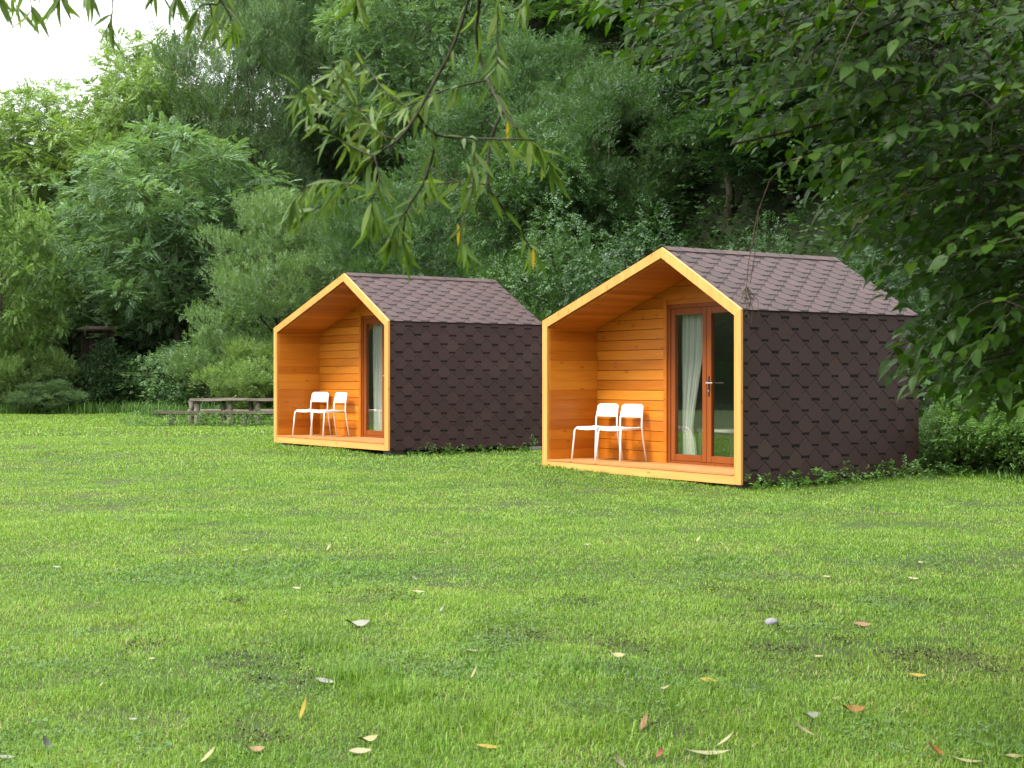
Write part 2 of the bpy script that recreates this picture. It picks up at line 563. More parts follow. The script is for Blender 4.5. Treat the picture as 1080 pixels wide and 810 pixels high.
def make_cabin(k, label):
    x, y, z, a = CAB[k]
    root = empty('cabin', (x, y, z), a)
    tag(root, label, 'cabin', 'timber cabins on the lawn')
    y1 = L - .02
    # shell: the ring between outer and inner outline
    m = MB(); yo, yi = .03, y1
    n = 5
    o2 = offset_poly(OUT, .004); i2 = offset_poly(OUT, T - .004)
    for i in range(n):
        j = (i + 1) % n
        for (A, B) in ((o2[i], o2[j]), (i2[i], i2[j])):
            m.poly([(A[0], yo, A[1]), (B[0], yo, B[1]), (B[0], yi, B[1]), (A[0], yi, A[1])])
        for yy in (yo, yi):
            m.poly([(o2[i][0], yy, o2[i][1]), (o2[j][0], yy, o2[j][1]), (i2[j][0], yy, i2[j][1]), (i2[i][0], yy, i2[i][1])])
    m.build('shell', WOOD_Y, root)
    # back wall
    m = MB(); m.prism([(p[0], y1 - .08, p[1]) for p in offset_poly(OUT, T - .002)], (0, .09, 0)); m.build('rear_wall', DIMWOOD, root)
    # shingled walls and roof slopes
    rr = 11 + k * 100
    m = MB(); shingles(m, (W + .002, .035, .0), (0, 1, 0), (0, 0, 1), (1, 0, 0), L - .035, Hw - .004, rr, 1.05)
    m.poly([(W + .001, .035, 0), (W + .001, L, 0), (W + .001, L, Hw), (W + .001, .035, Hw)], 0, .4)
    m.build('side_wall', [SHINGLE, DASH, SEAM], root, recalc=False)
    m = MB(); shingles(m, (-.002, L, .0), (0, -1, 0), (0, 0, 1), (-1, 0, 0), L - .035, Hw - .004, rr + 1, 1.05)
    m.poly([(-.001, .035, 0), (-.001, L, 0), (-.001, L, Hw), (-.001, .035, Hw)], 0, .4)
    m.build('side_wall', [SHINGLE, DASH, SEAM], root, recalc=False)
    rf = MB()
    sl = Vector((AX - W, 0, Hr)); ll = sl.length; sl.normalize(); nn = Vector((-sl.z, 0, sl.x)) * -1
    if nn.z < 0: nn = -nn
    ov = .018
    O = Vector((W, .022, Hw)) + nn * .010 - sl * ov
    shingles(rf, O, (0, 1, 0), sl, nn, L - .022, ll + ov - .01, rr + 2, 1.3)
    rf.prism([Vector((W, .022, Hw)) - sl * ov + nn * .002, Vector((W, L, Hw)) - sl * ov + nn * .002, Vector((AX, L, Hw + Hr)) + nn * .002, Vector((AX, .022, Hw + Hr)) + nn * .002], nn * .009, 0, .35)
    sl2 = Vector((AX, 0, Hr)); l2 = sl2.length; sl2.normalize(); n2 = Vector((-sl2.z, 0, sl2.x))
    O = Vector((0, L, Hw)) + n2 * .010 - sl2 * ov
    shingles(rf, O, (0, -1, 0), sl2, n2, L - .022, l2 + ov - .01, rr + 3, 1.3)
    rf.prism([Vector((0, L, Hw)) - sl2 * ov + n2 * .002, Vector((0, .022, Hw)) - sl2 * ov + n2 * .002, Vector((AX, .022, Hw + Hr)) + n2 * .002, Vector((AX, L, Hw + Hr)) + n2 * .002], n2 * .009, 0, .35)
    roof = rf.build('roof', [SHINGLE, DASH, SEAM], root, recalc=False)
    # ridge caps
    rc = MB(); q = random.Random(5 + k); s = .022
    while s < L - .01:
        e_ = min(s + .30, L + .004)
        rc.poly([Vector((AX, s, Hw + Hr + .034)) , Vector((AX, e_, Hw + Hr + .030)), Vector((AX, e_, Hw + Hr + .030)) - sl * .11 - Vector((0, 0, .004)), Vector((AX, s, Hw + Hr + .034)) - sl * .11 - Vector((0, 0, .004))], 0, q.random())
        rc.poly([Vector((AX, e_, Hw + Hr + .030)), Vector((AX, s, Hw + Hr + .034)), Vector((AX, s, Hw + Hr + .034)) - sl2 * .11 - Vector((0, 0, .004)), Vector((AX, e_, Hw + Hr + .030)) - sl2 * .11 - Vector((0, 0, .004))], 0, q.random())
        s += .24
    rc.build('ridge_cap', [SHINGLE], roof, recalc=False)
    # pale trim round the front opening: mitred boards
    OF = offset_poly(OUT, -.012); IF = offset_poly(OUT, T - .005)
    m = MB()
    for i, tint in ((1, .45), (2, .6), (3, .35), (4, .5)):
        j = (i + 1) % 5
        a0, a1, b1, b0 = OF[i], OF[j], IF[j], IF[i]
        if i == 1: a0 = (OF[1][0], 0.0); b0 = (IF[1][0], 0.0)
        if i == 4: a1 = (OF[0][0], 0.0); b1 = (IF[0][0], 0.0)
        m.prism([(a0[0], -.012, a0[1]), (a1[0], -.012, a1[1]), (b1[0], -.012, b1[1]), (b0[0], -.012, b0[1])], (0, .034, 0), 0, tint)
    m.build('front_frame', PINE, root)
    # deck with fascia
    fm = MB(); fm.box((IF[0][0] + .001, -.008, -.002), (IF[1][0] - .001, .022, .100), 0, .55); fm.build('fascia_board', PINE_X, root)
    m = MB(); q = random.Random(3 + k); yy = -.014
    while yy < PD - .02:
        m.box((T + .004, yy, .101), (W - T - .004, min(yy + .116, PD), DZ), 0, q.random(), .003); yy += .121
    m.build('porch_deck', DECK, root)
    # lining of the porch: boards running front to back
    m = MB(); q = random.Random(17 + k); th = .014
    z_ = DZ + .002
    for (A, B) in (((INN[0][0], DZ), (INN[4][0], INN[4][1])), ((INN[1][0], DZ), (INN[2][0], INN[2][1])), (INN[4], INN[3]), (INN[2], INN[3])):
        A = Vector(A); B = Vector(B); d = B - A; ln = d.length; d.normalize()
        nrm = Vector((-d.y, d.x))
        cen = Vector((W * .6, 1.3))
        if nrm.dot(cen - A) < 0: nrm = -nrm
        s = 0
        while s < ln - .01:
            e_ = min(s + .138, ln)
            p = A + d * (s + .001); r_ = A + d * (e_ - .002)
            t_ = th - .002 * q.random()
            m.prism([(p.x, .026, p.y), (r_.x, .026, r_.y), (r_.x + nrm.x * t_, .026, r_.y + nrm.y * t_), (p.x + nrm.x * t_, .026, p.y + nrm.y * t_)], (0, PD - .03, 0), 0, q.random())
            s += .138
    m.build('porch_lining', WOOD_Y, root)
    # porch wall with its door opening
    DX0, DX1, DTOP = 1.70, 3.26, 2.235
    CL = offset_poly(OUT, T + .016)
    m = MB(); q = random.Random(29 + k); z0 = DZ
    while z0 < Hw + Hr:
        z1 = z0 + .138; tint = q.random(); g = .004
        rects = []
        if z0 < DTOP:
            zt = min(z1, DTOP)
            rects += [(0, DX0 - .001, z0 + g, zt - (g if zt == z1 else 0)), (DX1 + .001, W, z0 + g, zt - (g if zt == z1 else 0))]
            if z1 > DTOP: rects.append((0, W, DTOP, z1 - g))
        else:
            rects.append((0, W, z0 + g, z1 - g))
        for (xa, xb, za, zb) in rects:
            if zb - za < .004: continue
            c = clip([(xa, za), (xb, za), (xb, zb), (xa, zb)], CL)
            if len(c) >= 3:
                m.prism([(p.x, PD - .018 - .001 * q.random(), p.y) for p in c], (0, .03, 0), 0, tint)
        z0 = z1
    for (xa, xb, za, zb) in ((T, DX0 - .001, DZ, DTOP), (DX1 + .001, W - T, DZ, DTOP), (T, W - T, DTOP, 9)):
        c = clip([(xa, za), (xb, za), (xb, zb), (xa, zb)], CL)
        m.prism([(p.x, PD + .0125, p.y) for p in c], (0, .05, 0), 1, .2)
    # casing boards round the opening
    m.box((DX0 - .068, PD - .034, DZ), (DX0 - .002, PD - .019, DTOP + .06), 0, .15)
    m.box((DX0 - .068, PD - .034, DTOP + .062), (DX1 - .03, PD - .019, DTOP + .12), 0, .2)
    m.build('porch_wall', [WOOD_X, REDWOOD], root)
    # glazed double door
    fx = MB(); ya, yb = PD - .012, PD + .058
    fx.box((DX0, ya, DZ), (DX0 + .055, yb, DTOP), 0, .3, .004)
    fx.box((DX1 - .055, ya, DZ), (DX1, yb, DTOP), 0, .4, .004)
    fx.box((DX0 + .0555, ya, DTOP - .055), (DX1 - .0555, yb, DTOP), 0, .5, .004)
    fx.box((DX0 + .0555, ya, DZ), (DX1 - .0555, yb, DZ + .035), 0, .5, .004)
    door = fx.build('glazed_door', REDWOOD, root)
    mid = (DX0 + DX1) / 2
    for (xa, xb, tt) in ((DX0 + .058, mid - .003, .55), (mid + .003, DX1 - .058, .7)):
        s_ = MB(); za, zb = DZ + .038, DTOP - .058; w_ = .085
        s_.box((xa, ya + .008, za), (xa + w_, yb - .006, zb), 0, tt, .004)
        s_.box((xb - w_, ya + .008, za), (xb, yb - .006, zb), 0, tt, .004)
        s_.box((xa + w_ + .0005, ya + .008, zb - w_), (xb - w_ - .0005, yb - .006, zb), 0, tt - .1, .004)
        s_.box((xa + w_ + .0005, ya + .008, za), (xb - w_ - .0005, yb - .006, za + w_), 0, tt - .1, .004)
        s_.build('door_sash', REDWOOD, door)
        p = MB(); p.box((xa + w_ - .006, PD + .022, za + w_ - .006), (xb - w_ + .006, PD + .026, zb - w_ + .006)); p.build('pane', GLASS, door)
    h = MB(); hx = mid + .046; hz = 1.19
    h.box((hx - .014, ya - .008 + .008, hz - .17), (hx + .014, ya + .007, hz + .09), 1, .5, .003)
    h.tube([(hx, ya + .008, hz), (hx, ya - .045, hz)], .010, 8, 1)
    h.tube([(hx, ya - .045, hz), (hx + .02, ya - .052, hz), (hx + .135, ya - .052, hz)], .0105, 8, 0)
    h.tube([(hx, ya + .004, hz - .10), (hx, ya - .006, hz - .10)], .011, 8, 0)
    h.build('door_handle', [STEEL, DARKMETAL], door, smooth=False)
    # room floor
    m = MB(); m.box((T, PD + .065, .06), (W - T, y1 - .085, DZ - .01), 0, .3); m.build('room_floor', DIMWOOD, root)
    # blocks under the sills
    for (bx, by) in ((.25, .2), (W - .25, .25), (.25, L - .3), (W - .12, L - .16), (W / 2, L - .25)):
        b = MB(); b.box((bx - .15, by - .12, -.16), (bx + .15, by + .12, -.003), 0, .5, .02); b.build('footing_block', STONE, root)
    return root


def to_world(k, p):
    x, y, z, a = CAB[k]
    return Vector((x + p[0] * math.cos(a) - p[1] * math.sin(a), y + p[0] * math.sin(a) + p[1] * math.cos(a), z + p[2]))


cab1 = make_cabin(0, 'brown shingled cabin standing nearer, white curtain tied back behind its glass door')
cab2 = make_cabin(1, 'brown shingled cabin standing farther back, partly hidden by the nearer one')


# curtains
def curtain(k, x0, ztop, rights, label):
    """pleated cloth; rights = [(z, right edge x)]"""
    m = MB(); nz, nx = 40, 60
    zs = np.linspace(ztop, DZ + .03, nz)
    rz = np.array([p[0] for p in rights])[::-1]; rx = np.array([p[1] for p in rights])[::-1]
    V = []
    for zz in zs:
        xr = float(np.interp(zz, rz, rx))
        for i in range(nx):
            u = i / (nx - 1)
            V.append((x0 + (xr - x0) * u, .13 + .022 * math.sin(u * 42 + .6 * math.sin(zz * 3)) + .010 * math.sin(u * 17 + zz), zz))
    Fc = [(a * nx + b, a * nx + b + 1, (a + 1) * nx + b + 1, (a + 1) * nx + b) for a in range(nz - 1) for b in range(nx - 1)]
    m.add(V, Fc)
    o = m.build('curtain', CLOTH, None, smooth=True, recalc=False)
    x, y, z, a = CAB[k]
    o.location = to_world(k, (0, PD + .02, 0)); o.rotation_euler = (0, 0, a)
    rod = MB(); rod.tube([(x0 - .05, .13, ztop + .012), (x0 + 1.4, .13, ztop + .012)], .011, 10)
    rod.build('curtain_rod', WHITE, o)
    tag(o, label, 'curtain', 'curtains behind the glass doors')
    return o


curtain(0, 1.80, 2.19, [(2.19, 2.27), (1.9, 2.26), (1.5, 2.22), (1.1, 2.13), (.8, 2.06), (.6, 2.03), (.52, 2.04), (.45, 2.08), (.15, 2.12)],
        'white curtain swept aside behind the glass door of the nearer cabin')
curtain(1, 1.80, 2.19, [(2.19, 2.42), (1.5, 2.40), (1.0, 2.38), (.15, 2.36)],
        'pale curtain hanging straight behind the glass door of the farther cabin')


def room_table(k, label):
    root = empty('side_table', to_world(k, (2.35, PD + .75, DZ - .01)), CAB[k][3])
    m = MB(); m.box((-.55, -.35, .42), (.75, .30, .46), 0, .5, .006); m.build('table_top', PAINTED, root)
    for sx, sy in ((-.5, -.3), (.68, -.3), (-.5, .25), (.68, .25)):
        m = MB(); m.box((sx - .035, sy - .035, 0), (sx + .035, sy + .035, .419), 0, .5, .004); m.build('leg', PAINTED, root)
    tag(root, label, 'table', 'low tables inside the cabins')


room_table(0, 'pale low table seen through the glass door of the nearer cabin')
room_table(1, 'pale low table inside the farther cabin behind its glass door')


# ------------------------------------------------------------------ chairs
def make_chair():
    root = empty('chair', (0, 0, 0))
    w, d, hs, ht = .40, .42, .455, .775          # faces -y
    def plate(rows, th, name):
        m = MB(); V = []; nr = len(rows); nc = len(rows[0])
        for r_ in rows: V += r_
        q = [(a * nc + b, a * nc + b + 1, (a + 1) * nc + b + 1, (a + 1) * nc + b) for a in range(nr - 1) for b in range(nc - 1)]
        m.add(V, q)
        o = m.build(name, WHITE, root, smooth=True)
        s = o.modifiers.new('solid', 'SOLIDIFY'); s.thickness = th; s.offset = 0
        return o
    rows = []
    for j in range(9):
        v = j / 8
        inset = .03 * (1 - math.sqrt(max(0, 1 - ((max(0, .14 - v) / .14)) ** 2)))
        row = []
        for i in range(11):
            u = i / 10 * 2 - 1
            yy = -d / 2 + d * v
            zz = hs - .012 * (1 - u * u) - (.022 * (1 - v / .12) ** 2 if v < .12 else 0) + (.010 * ((v - .8) / .2) if v > .8 else 0)
            row.append((u * (w / 2 - inset * .4), yy, zz))
        rows.append(row)
    plate(rows, .014, 'seat')
    rows = []
    for j in range(9):
        v = j / 8; zz = .595 + .18 * v
        row = []
        for i in range(13):
            u = i / 12 * 2 - 1
            hw = w / 2 - .002
            cr = .035 * (1 - math.sqrt(max(0, 1 - (max(0, v - .72) / .28) ** 2))) * 1.3
            row.append((u * (hw - cr), d / 2 + .012 + .028 * (1 - u * u) + .035 * v, zz))
        rows.append(row)
    plate(rows, .010, 'backrest')
    r_ = .0115
    for sx in (-1, 1):
        m = MB(); m.tube([(sx * (w / 2 + .022), -d / 2 - .035, 0), (sx * (w / 2 + .002), -d / 2 + .005, hs - .035), (sx * (w / 2 - .012), -d / 2 + .03, hs - .018)], r_, 10)
        m.build('leg', WHITE, root, smooth=True)
        m = MB(); m.tube([(sx * (w / 2 + .020), d / 2 + .075, 0), (sx * (w / 2 + .005), d / 2 + .018, hs * .75), (sx * (w / 2), d / 2 + .006, hs), (sx * (w / 2 - .004), d / 2 + .014, .60), (sx * (w / 2 - .02), d / 2 + .048, .755)], r_, 10)
        m.build('leg', WHITE, root, smooth=True)
    m = MB()
    for sx in (-1, 1):
        m.tube([(sx * (w / 2 - .012), -d / 2 + .03, hs - .02), (sx * (w / 2 - .006), d / 2 + .006, hs - .014)], .009, 8)
    m.tube([(-w / 2 + .012, -d / 2 + .03, hs - .026), (w / 2 - .012, -d / 2 + .03, hs - .026)], .009, 8)
    m.tube([(-w / 2, d / 2 + .004, hs - .016), (w / 2, d / 2 + .004, hs - .016)], .009, 8)
    m.build('seat_frame', WHITE, root, smooth=True)
    return root


def copy_tree(o, parent=None):
    c = o.copy(); COL.objects.link(c); c.parent = parent
    for ch in [q for q in bpy.data.objects if q.parent == o]:
        copy_tree(ch, c)
    return c


chair0 = make_chair()
CH = [(0, .62, .45, 10, 'white metal chair on the porch of the nearer cabin, farther from the glass door'),
      (0, 1.16, .46, 10, 'white metal chair on the porch of the nearer cabin, right beside the glass door'),
      (1, .52, .47, 22, 'white metal chair on the farther cabin porch, away from its door and facing outwards'),
      (1, 1.27, .43, 2, 'white metal chair on the farther cabin porch, turned sideways beside the glass door')]
chairs = [chair0] + [copy_tree(chair0) for _ in CH[1:]]
for o, (k, lx, ly, rot, lab) in zip(chairs, CH):
    o.location = to_world(k, (lx, ly, DZ + .001)); o.rotation_euler = (0, 0, CAB[k][3] + R(rot))
    tag(o, lab, 'chair', 'white chairs on the cabin porches')

# ------------------------------------------------------------------ rustic table and benches
TY = 39.5
tz = float(lawn_z(-8, TY))


def wavy_plank(m, x0, x1, yc, zc, w, th, seed, mat=0):
    q = random.Random(seed); n = 24
    V = []
    for i in range(n + 1):
        x = lerp(x0, x1, i / n); dz = .008 * math.sin(i * .7 + seed) + q.uniform(-.005, .005); ww = w / 2 * (1 + .10 * math.sin(i * 1.1 + seed * 2) + q.uniform(-.05, .05))
        V += [(x, yc - ww, zc + dz), (x, yc - ww * .9, zc + th + dz), (x, yc + ww * .9, zc + th + dz), (x, yc + ww, zc + dz), (x, yc, zc - th * .35 + dz)]
    f = []
    for i in range(n):
        for k in range(5):
            f.append((i * 5 + k, i * 5 + (k + 1) % 5, (i + 1) * 5 + (k + 1) % 5, (i + 1) * 5 + k))
    f += [(0, 1, 2, 3, 4), tuple(n * 5 + k for k in (4, 3, 2, 1, 0))]
    m.add(V, f, mat, q.random())


def stump_leg(x, y, z0, z1, w, seed, parent):
    q = random.Random(seed); m = MB()
    pts = [(x + q.uniform(-.02, .02), y, lerp(z0, z1, i / 4)) for i in range(5)]
    m.tube(pts, [w * .72 * (1.12 - .1 * i + q.uniform(-.05, .05)) for i in range(5)], 9, 0, q.uniform(.75, 1.0))
    m.build('leg', OLDWOOD, parent, smooth=True)


t = empty('picnic_table', (0, TY, tz)); tag(t, 'long rustic picnic table of weathered grey planks left of the farther cabin', 'table')
m = MB(); wavy_plank(m, -8.6, -4.3, -.20, .63, .34, .06, 3); wavy_plank(m, -8.55, -4.2, .17, .64, .32, .055, 5); m.build('table_top', OLDWOOD, t)
for i, x in enumerate((-8.42, -7.55, -6.8, -5.2)):
    stump_leg(x, -.16, -.1, .60, .13, i, t); stump_leg(x - .25, .2, -.1, .61, .11, i + 9, t)
for (yy, x0, x1, lab, sd) in ((-.85, -9.4, -4.6, 'low split-log bench in front of the rustic picnic table', 2), (.9, -8.9, -4.2, 'low split-log bench behind the rustic picnic table', 6)):
    b = empty('log_bench', (0, TY + yy, tz)); tag(b, lab, 'bench', 'split log benches by the picnic table')
    m = MB(); wavy_plank(m, x0, x1, 0, .30, .30, .075, sd); m.build('seat', OLDWOOD, b)
    for i, x in enumerate((x0 + .45, x0 + 1.2, x0 + 2.35, x0 + 3.9)):
        stump_leg(x, 0, -.12, .28, .13, i + 20 + sd, b)

# hut on posts and bench under the trees, far left
hp = at(107, 362, 56.5)
gz = float(ground_z(hp.x, 56.5))
h = empty('raised_hut', (hp.x, 56.5, gz)); tag(h, 'small dark brown wooden hut raised on posts in the shade under the trees', 'hut')
hb = hp.z - gz - .5
m = MB(); q = random.Random(4)
for i in range(8):
    m.box((-.62 + i * .155, -.5, hb), (-.62 + i * .155 + .15, -.47, hb + .95 - .02 * q.random()), 0, q.random())
    m.box((-.62 + i * .155, .47, hb), (-.62 + i * .155 + .15, .5, hb + .95), 0, q.random())
for s in (-1, 1):
    for i in range(6):
        m.box((s * .635 - .015, -.47 + i * .157, hb), (s * .635 + .015, -.47 + i * .157 + .152, hb + .95), 0, q.random())
m.build('wall', DIMWOOD, h)
m = MB(); m.prism([(-.8, -.65, hb + .96), (.8, -.65, hb + .96), (.8, .65, hb + 1.14), (-.8, .65, hb + 1.14)], (0, 0, .05)); m.build('roof', DIMWOOD, h)
m = MB(); m.box((-.66, -.53, hb - .08), (.66, .53, hb - .003)); m.build('floor', DIMWOOD, h)
for sx in (-.52, .52):
    for sy in (-.42, .42):
        m = MB(); m.tube([(sx * 1.15, sy * 1.15, -.1), (sx, sy, hb - .08)], .06, 8); m.build('post', DIMWOOD, h)
m = MB()
for s in (-.2, .2): m.tube([(.25 + s, -1.2, -.05), (.15 + s, -.58, hb)], .03, 6)
for i in range(1, 7): m.tube([(.05 + .1 * (1 - i / 7), lerp(-1.2, -.58, i / 7), hb * i / 7), (.45 + .1 * (1 - i / 7) - .05, lerp(-1.2, -.58, i / 7), hb * i / 7)], .022, 6)
m.build('ladder', OLDWOOD, h)
bp = at(76, 420, 54.2); gz = float(ground_z(bp.x, 54.2))
b = empty('plank_bench', (bp.x, 54.2, gz)); tag(b, 'low grey plank bench in the shade under the trees beside the raised hut', 'bench')
m = MB(); m.box((-.55, -.2, .62), (.75, .2, .68), 0, .9); m.build('seat', OLDWOOD, b)
for x in (-.4, .6):
    m = MB(); m.box((x - .06, -.16, -.1), (x + .06, .16, .617), 0, .3); m.build('leg', DIMWOOD, b)

# ------------------------------------------------------------------ foliage machinery
def rotmats(fwd, up):
    f = fwd / np.linalg.norm(fwd, axis=1, keepdims=True)
    s = np.cross(up, f); n = np.linalg.norm(s, axis=1, keepdims=True); n[n < 1e-6] = 1
    s /= n; u = np.cross(f, s)
    return np.stack([f, s, u], -1)      # columns: x forward, y side, z up


def spread(template_v, template_f, pos, mats, scale, tint_base, tint_var, g):
    """copies a template (K,3) to N places; quads"""
    N, K = len(pos), len(template_v)
    V = np.einsum('nij,kj->nki', mats, template_v) * scale[:, None, None] + pos[:, None, :]
    Fq = template_f[None] + (np.arange(N) * K)[:, None, None]
    M = template_f.shape[0]
    tint = np.clip(tint_base[:, None] + g.normal(0, tint_var, (N, M)), 0, 1)
    return V.reshape(-1, 3), Fq.reshape(-1, template_f.shape[1]), tint.ravel()


def leaf_quads(items):
    """items: (base xyz, direction, normal, length, width) -> verts and quad faces of diamonds"""
    V = []; Fq = []
    for (b, d, n, ln, wd) in items:
        b = np.array(b, float); d = np.array(d, float); d /= np.linalg.norm(d); n = np.array(n, float)
        s = np.cross(n, d); s /= np.linalg.norm(s) + 1e-9
        i = len(V)
        V += [b, b + d * ln * .45 + s * wd / 2, b + d * ln, b + d * ln * .45 - s * wd / 2]
        Fq.append((i, i + 1, i + 2, i + 3))
    return np.array(V), np.array(Fq)


def spray_template(kind, g):
    it = []
    if kind == 'feather':          # drooping compound leaf
        for k in range(7):
            u = .12 + .13 * k
            b = (u, 0, -.28 * u * u)
            for s in (-1, 1):
                it.append((b, (.35, s * 1.0, -.25 + g.normal(0, .15)), (g.normal(0, .25), s * -.1, 1), .30 - .02 * abs(k - 3), .13))
        it.append(((.95, 0, -.26), (1, 0, -.5), (0, 0, 1), .26, .12))
    elif kind == 'narrow':         # willow shoot
        for k in range(11):
            u = .08 + .085 * k; s = 1 if k % 2 else -1
            it.append(((u, 0, .05 * u), (.75, s * .65 + g.normal(0, .2), g.normal(-.05, .3)), (g.normal(0, .5), g.normal(0, .5), 1), .34, .085))
    else:                          # broad leaves
        for k in range(7):
            u = .1 + .13 * k; s = 1 if k % 2 else -1
            it.append(((u, 0, -.1 * u * u), (.55, s * .8, -.2 + g.normal(0, .25)), (g.normal(0, .4), g.normal(0, .4), 1), .30, .20))
    return leaf_quads(it)


def make_crown(seed, height, radius, base, kind, nclump, nspray, size, clump_r, flat=.55, shape='round', lobes=.3):
    """crown centred on the z axis between base and height; returns verts, faces, tints and clump centres"""
    g = np.random.default_rng(seed)
    tv = [spray_template(kind, g) for _ in range(3)]
    cz = (base + height) / 2; hz = (height - base) / 2
    cl = []
    tries = 0
    while len(cl) < nclump and tries < 6000:
        tries += 1
        u = g.normal(size=3); u /= np.linalg.norm(u)
        rr = g.uniform(.25, 1.0) ** .45
        az = math.atan2(u[1], u[0])
        k = 1 + lobes * (vnoise(np.array([az * 1.3 + 7]), np.array([u[2] * 2.2 + seed]), seed)[0] - .5) * 2
        zz = u[2] * rr
        wz = 1.0
        if shape == 'cone': wz = 1.0 - .55 * max(0, zz)
        if shape == 'dome': wz = 1.0 - .25 * max(0, zz); 
        p = np.array([u[0] * rr * radius * k * wz, u[1] * rr * radius * k * wz, cz + zz * hz * (.9 + .2 * k - .1)])
        r = clump_r * g.uniform(.65, 1.35)
        if all(np.linalg.norm((p - q) / np.array([1, 1, .7])) > .52 * (r + s) for q, s in cl):
            cl.append((p, r))
    VV, FF, TT = [], [], []; off = 0
    for p, r in cl:
        n = int(nspray * (r / clump_r) ** 2)
        u = g.normal(size=(n, 3)); u /= np.linalg.norm(u, axis=1, keepdims=True)
        u[:, 2] = np.where(g.random(n) < .72, np.abs(u[:, 2]), u[:, 2])
        rad = g.uniform(.35, 1.0, n) ** .5
        jag = .8 + .45 * vnoise(u[:, 0] * 2.3 + p[0], u[:, 1] * 2.3 + p[1] + u[:, 2] * 2, seed + 1)
        pos = p + u * (rad * jag)[:, None] * np.array([r, r, r * flat])
        if kind == 'narrow':
            fwd = u * .7 + np.array([0, 0, .75]) + g.normal(0, .35, (n, 3))
        else:
            fwd = u * np.array([1, 1, .5]) + np.array([0, 0, -.05]) + g.normal(0, .28, (n, 3))
        up = np.array([0, 0, 1]) + u * .3 + g.normal(0, .22, (n, 3))
        M = rotmats(fwd, up)
        scl = size * g.uniform(.7, 1.3, n)
        ct = g.normal(.5, .13)
        tb = ct + g.normal(0, .10, n)
        which = g.integers(0, 3, n)
        for w in range(3):
            sel = which == w
            if not sel.any(): continue
            v, f, t_ = spread(tv[w][0], tv[w][1], pos[sel], M[sel], scl[sel], tb[sel], .10, g)
            VV.append(v); FF.append(f + off); TT.append(t_); off += len(v)
    return np.concatenate(VV), np.concatenate(FF), np.concatenate(TT), cl


def trunk_mesh(name, seed, cl, base, height, r0, mat, stems=1, lean=.4):
    q = random.Random(seed); m = MB()
    for s in range(stems):
        a = q.uniform(0, 6.28); sp = 0 if stems == 1 else .25
        top = Vector((q.uniform(-lean, lean) + math.cos(a) * sp * 3, q.uniform(-lean, lean) + math.sin(a) * sp * 3, lerp(base, height, .72)))
        pts = []
        for i in range(8):
            t_ = i / 7
            pts.append(Vector((math.cos(a) * sp * (1 - t_), math.sin(a) * sp * (1 - t_), -.3)).lerp(top, t_) + Vector((q.uniform(-.1, .1), q.uniform(-.1, .1), 0)) * (1 if 0 < i < 7 else 0))
        rr = r0 / math.sqrt(stems)
        rad = [rr * (1.35 if i == 0 else 1) * (1 - .82 * i / 7) for i in range(8)]
        m.tube(pts, rad, 9)
        for (p, r) in cl[s::stems][:26]:
            p = Vector(p)
            zb = min(max(p.z - Vector((p.x, p.y, 0)).length * .65, base * .75), top.z)
            t_ = (zb + .3) / (top.z + .3); b = pts[0].lerp(top, t_)
            ii = min(7, int(t_ * 7)); rb = max(.02, rad[ii] * .5)
            mid = b.lerp(p, .5) + Vector((q.uniform(-.2, .2), q.uniform(-.2, .2), .15))
            m.tube([b, mid, p], [rb, rb * .65, rb * .2], 6)
    me_o = m.build(name, mat, None, smooth=True)
    me = me_o.data; bpy.data.objects.remove(me_o)
    return me


PROTO = {}


def proto(key, seed, H, Rr, base, kind, ncl, nsp, size, cr, r0, bark, **kw):
    stems = kw.pop('stems', 1)
    v, f, t_, cl = make_crown(seed, H, Rr, base, kind, ncl, nsp, size, cr, **kw)
    PROTO[key] = (np_mesh('crown', v, f, t_, LEAF['mid']), trunk_mesh('trunk', seed, cl, base, H, r0, bark, stems), H, Rr)


proto('locust', 1, 10, 4.2, 1.4, 'feather', 210, 50, .40, .68, .20, BARK, flat=.50, lobes=.45)
proto('locust_b', 2, 10, 4.0, .8, 'feather', 210, 50, .40, .66, .18, BARK, flat=.50, lobes=.5)
proto('willow', 3, 10, 3.6, .4, 'narrow', 210, 62, .38, .62, .18, BARK, flat=.85, lobes=.45, stems=3)
proto('willow_b', 4, 10, 3.8, .3, 'narrow', 210, 62, .38, .64, .18, BARK, flat=.85, lobes=.5, stems=2, shape='dome')
proto('broad', 5, 10, 4.0, 2.6, 'broad', 200, 70, .42, .66, .20, BARKDARK, flat=.6, lobes=.45)
proto('broad_b', 6, 10, 3.8, .9, 'broad', 210, 70, .42, .64, .20, BARKDARK, flat=.6, lobes=.5)
proto('shrub', 7, 3, 1.7, .05, 'broad', 110, 45, .22, .34, .05, BARKDARK, flat=.75, lobes=.5, stems=4, shape='dome')
proto('shrub_b', 8, 3, 1.7, .05, 'narrow', 110, 50, .25, .34, .05, BARKDARK, flat=.9, lobes=.5, stems=4, shape='dome')
proto('bramble', 9, 2, 1.6, .0, 'broad', 120, 60, .17, .30, .02, BARKDARK, flat=.7, lobes=.5, stems=5, shape='dome')


def tree(name, label, cat, px, depth, ytop, wpx, key, leaf, group, rz=None, trunk=True):
    me_c, me_t, H, Rr = PROTO[key]
    x = (px - 540) / F * depth
    gz = float(ground_z(x, depth))
    h_ = (HORIZ - ytop) / F * depth + CAMZ - gz
    s = h_ / (H + .45); sw = (wpx / F * depth / 2) / (Rr * 1.12)
    root = empty(name, (x, depth, gz), rz if rz is not None else random.uniform(0, 6.28))
    root.scale = (sw, sw, s)
    tag(root, label, cat, group)
    c = link(bpy.data.objects.new('crown', me_c), root)
    c.material_slots[0].link = 'OBJECT'; c.material_slots[0].material = LEAF[leaf]
    link(bpy.data.objects.new('trunk', me_t), root)
    return root


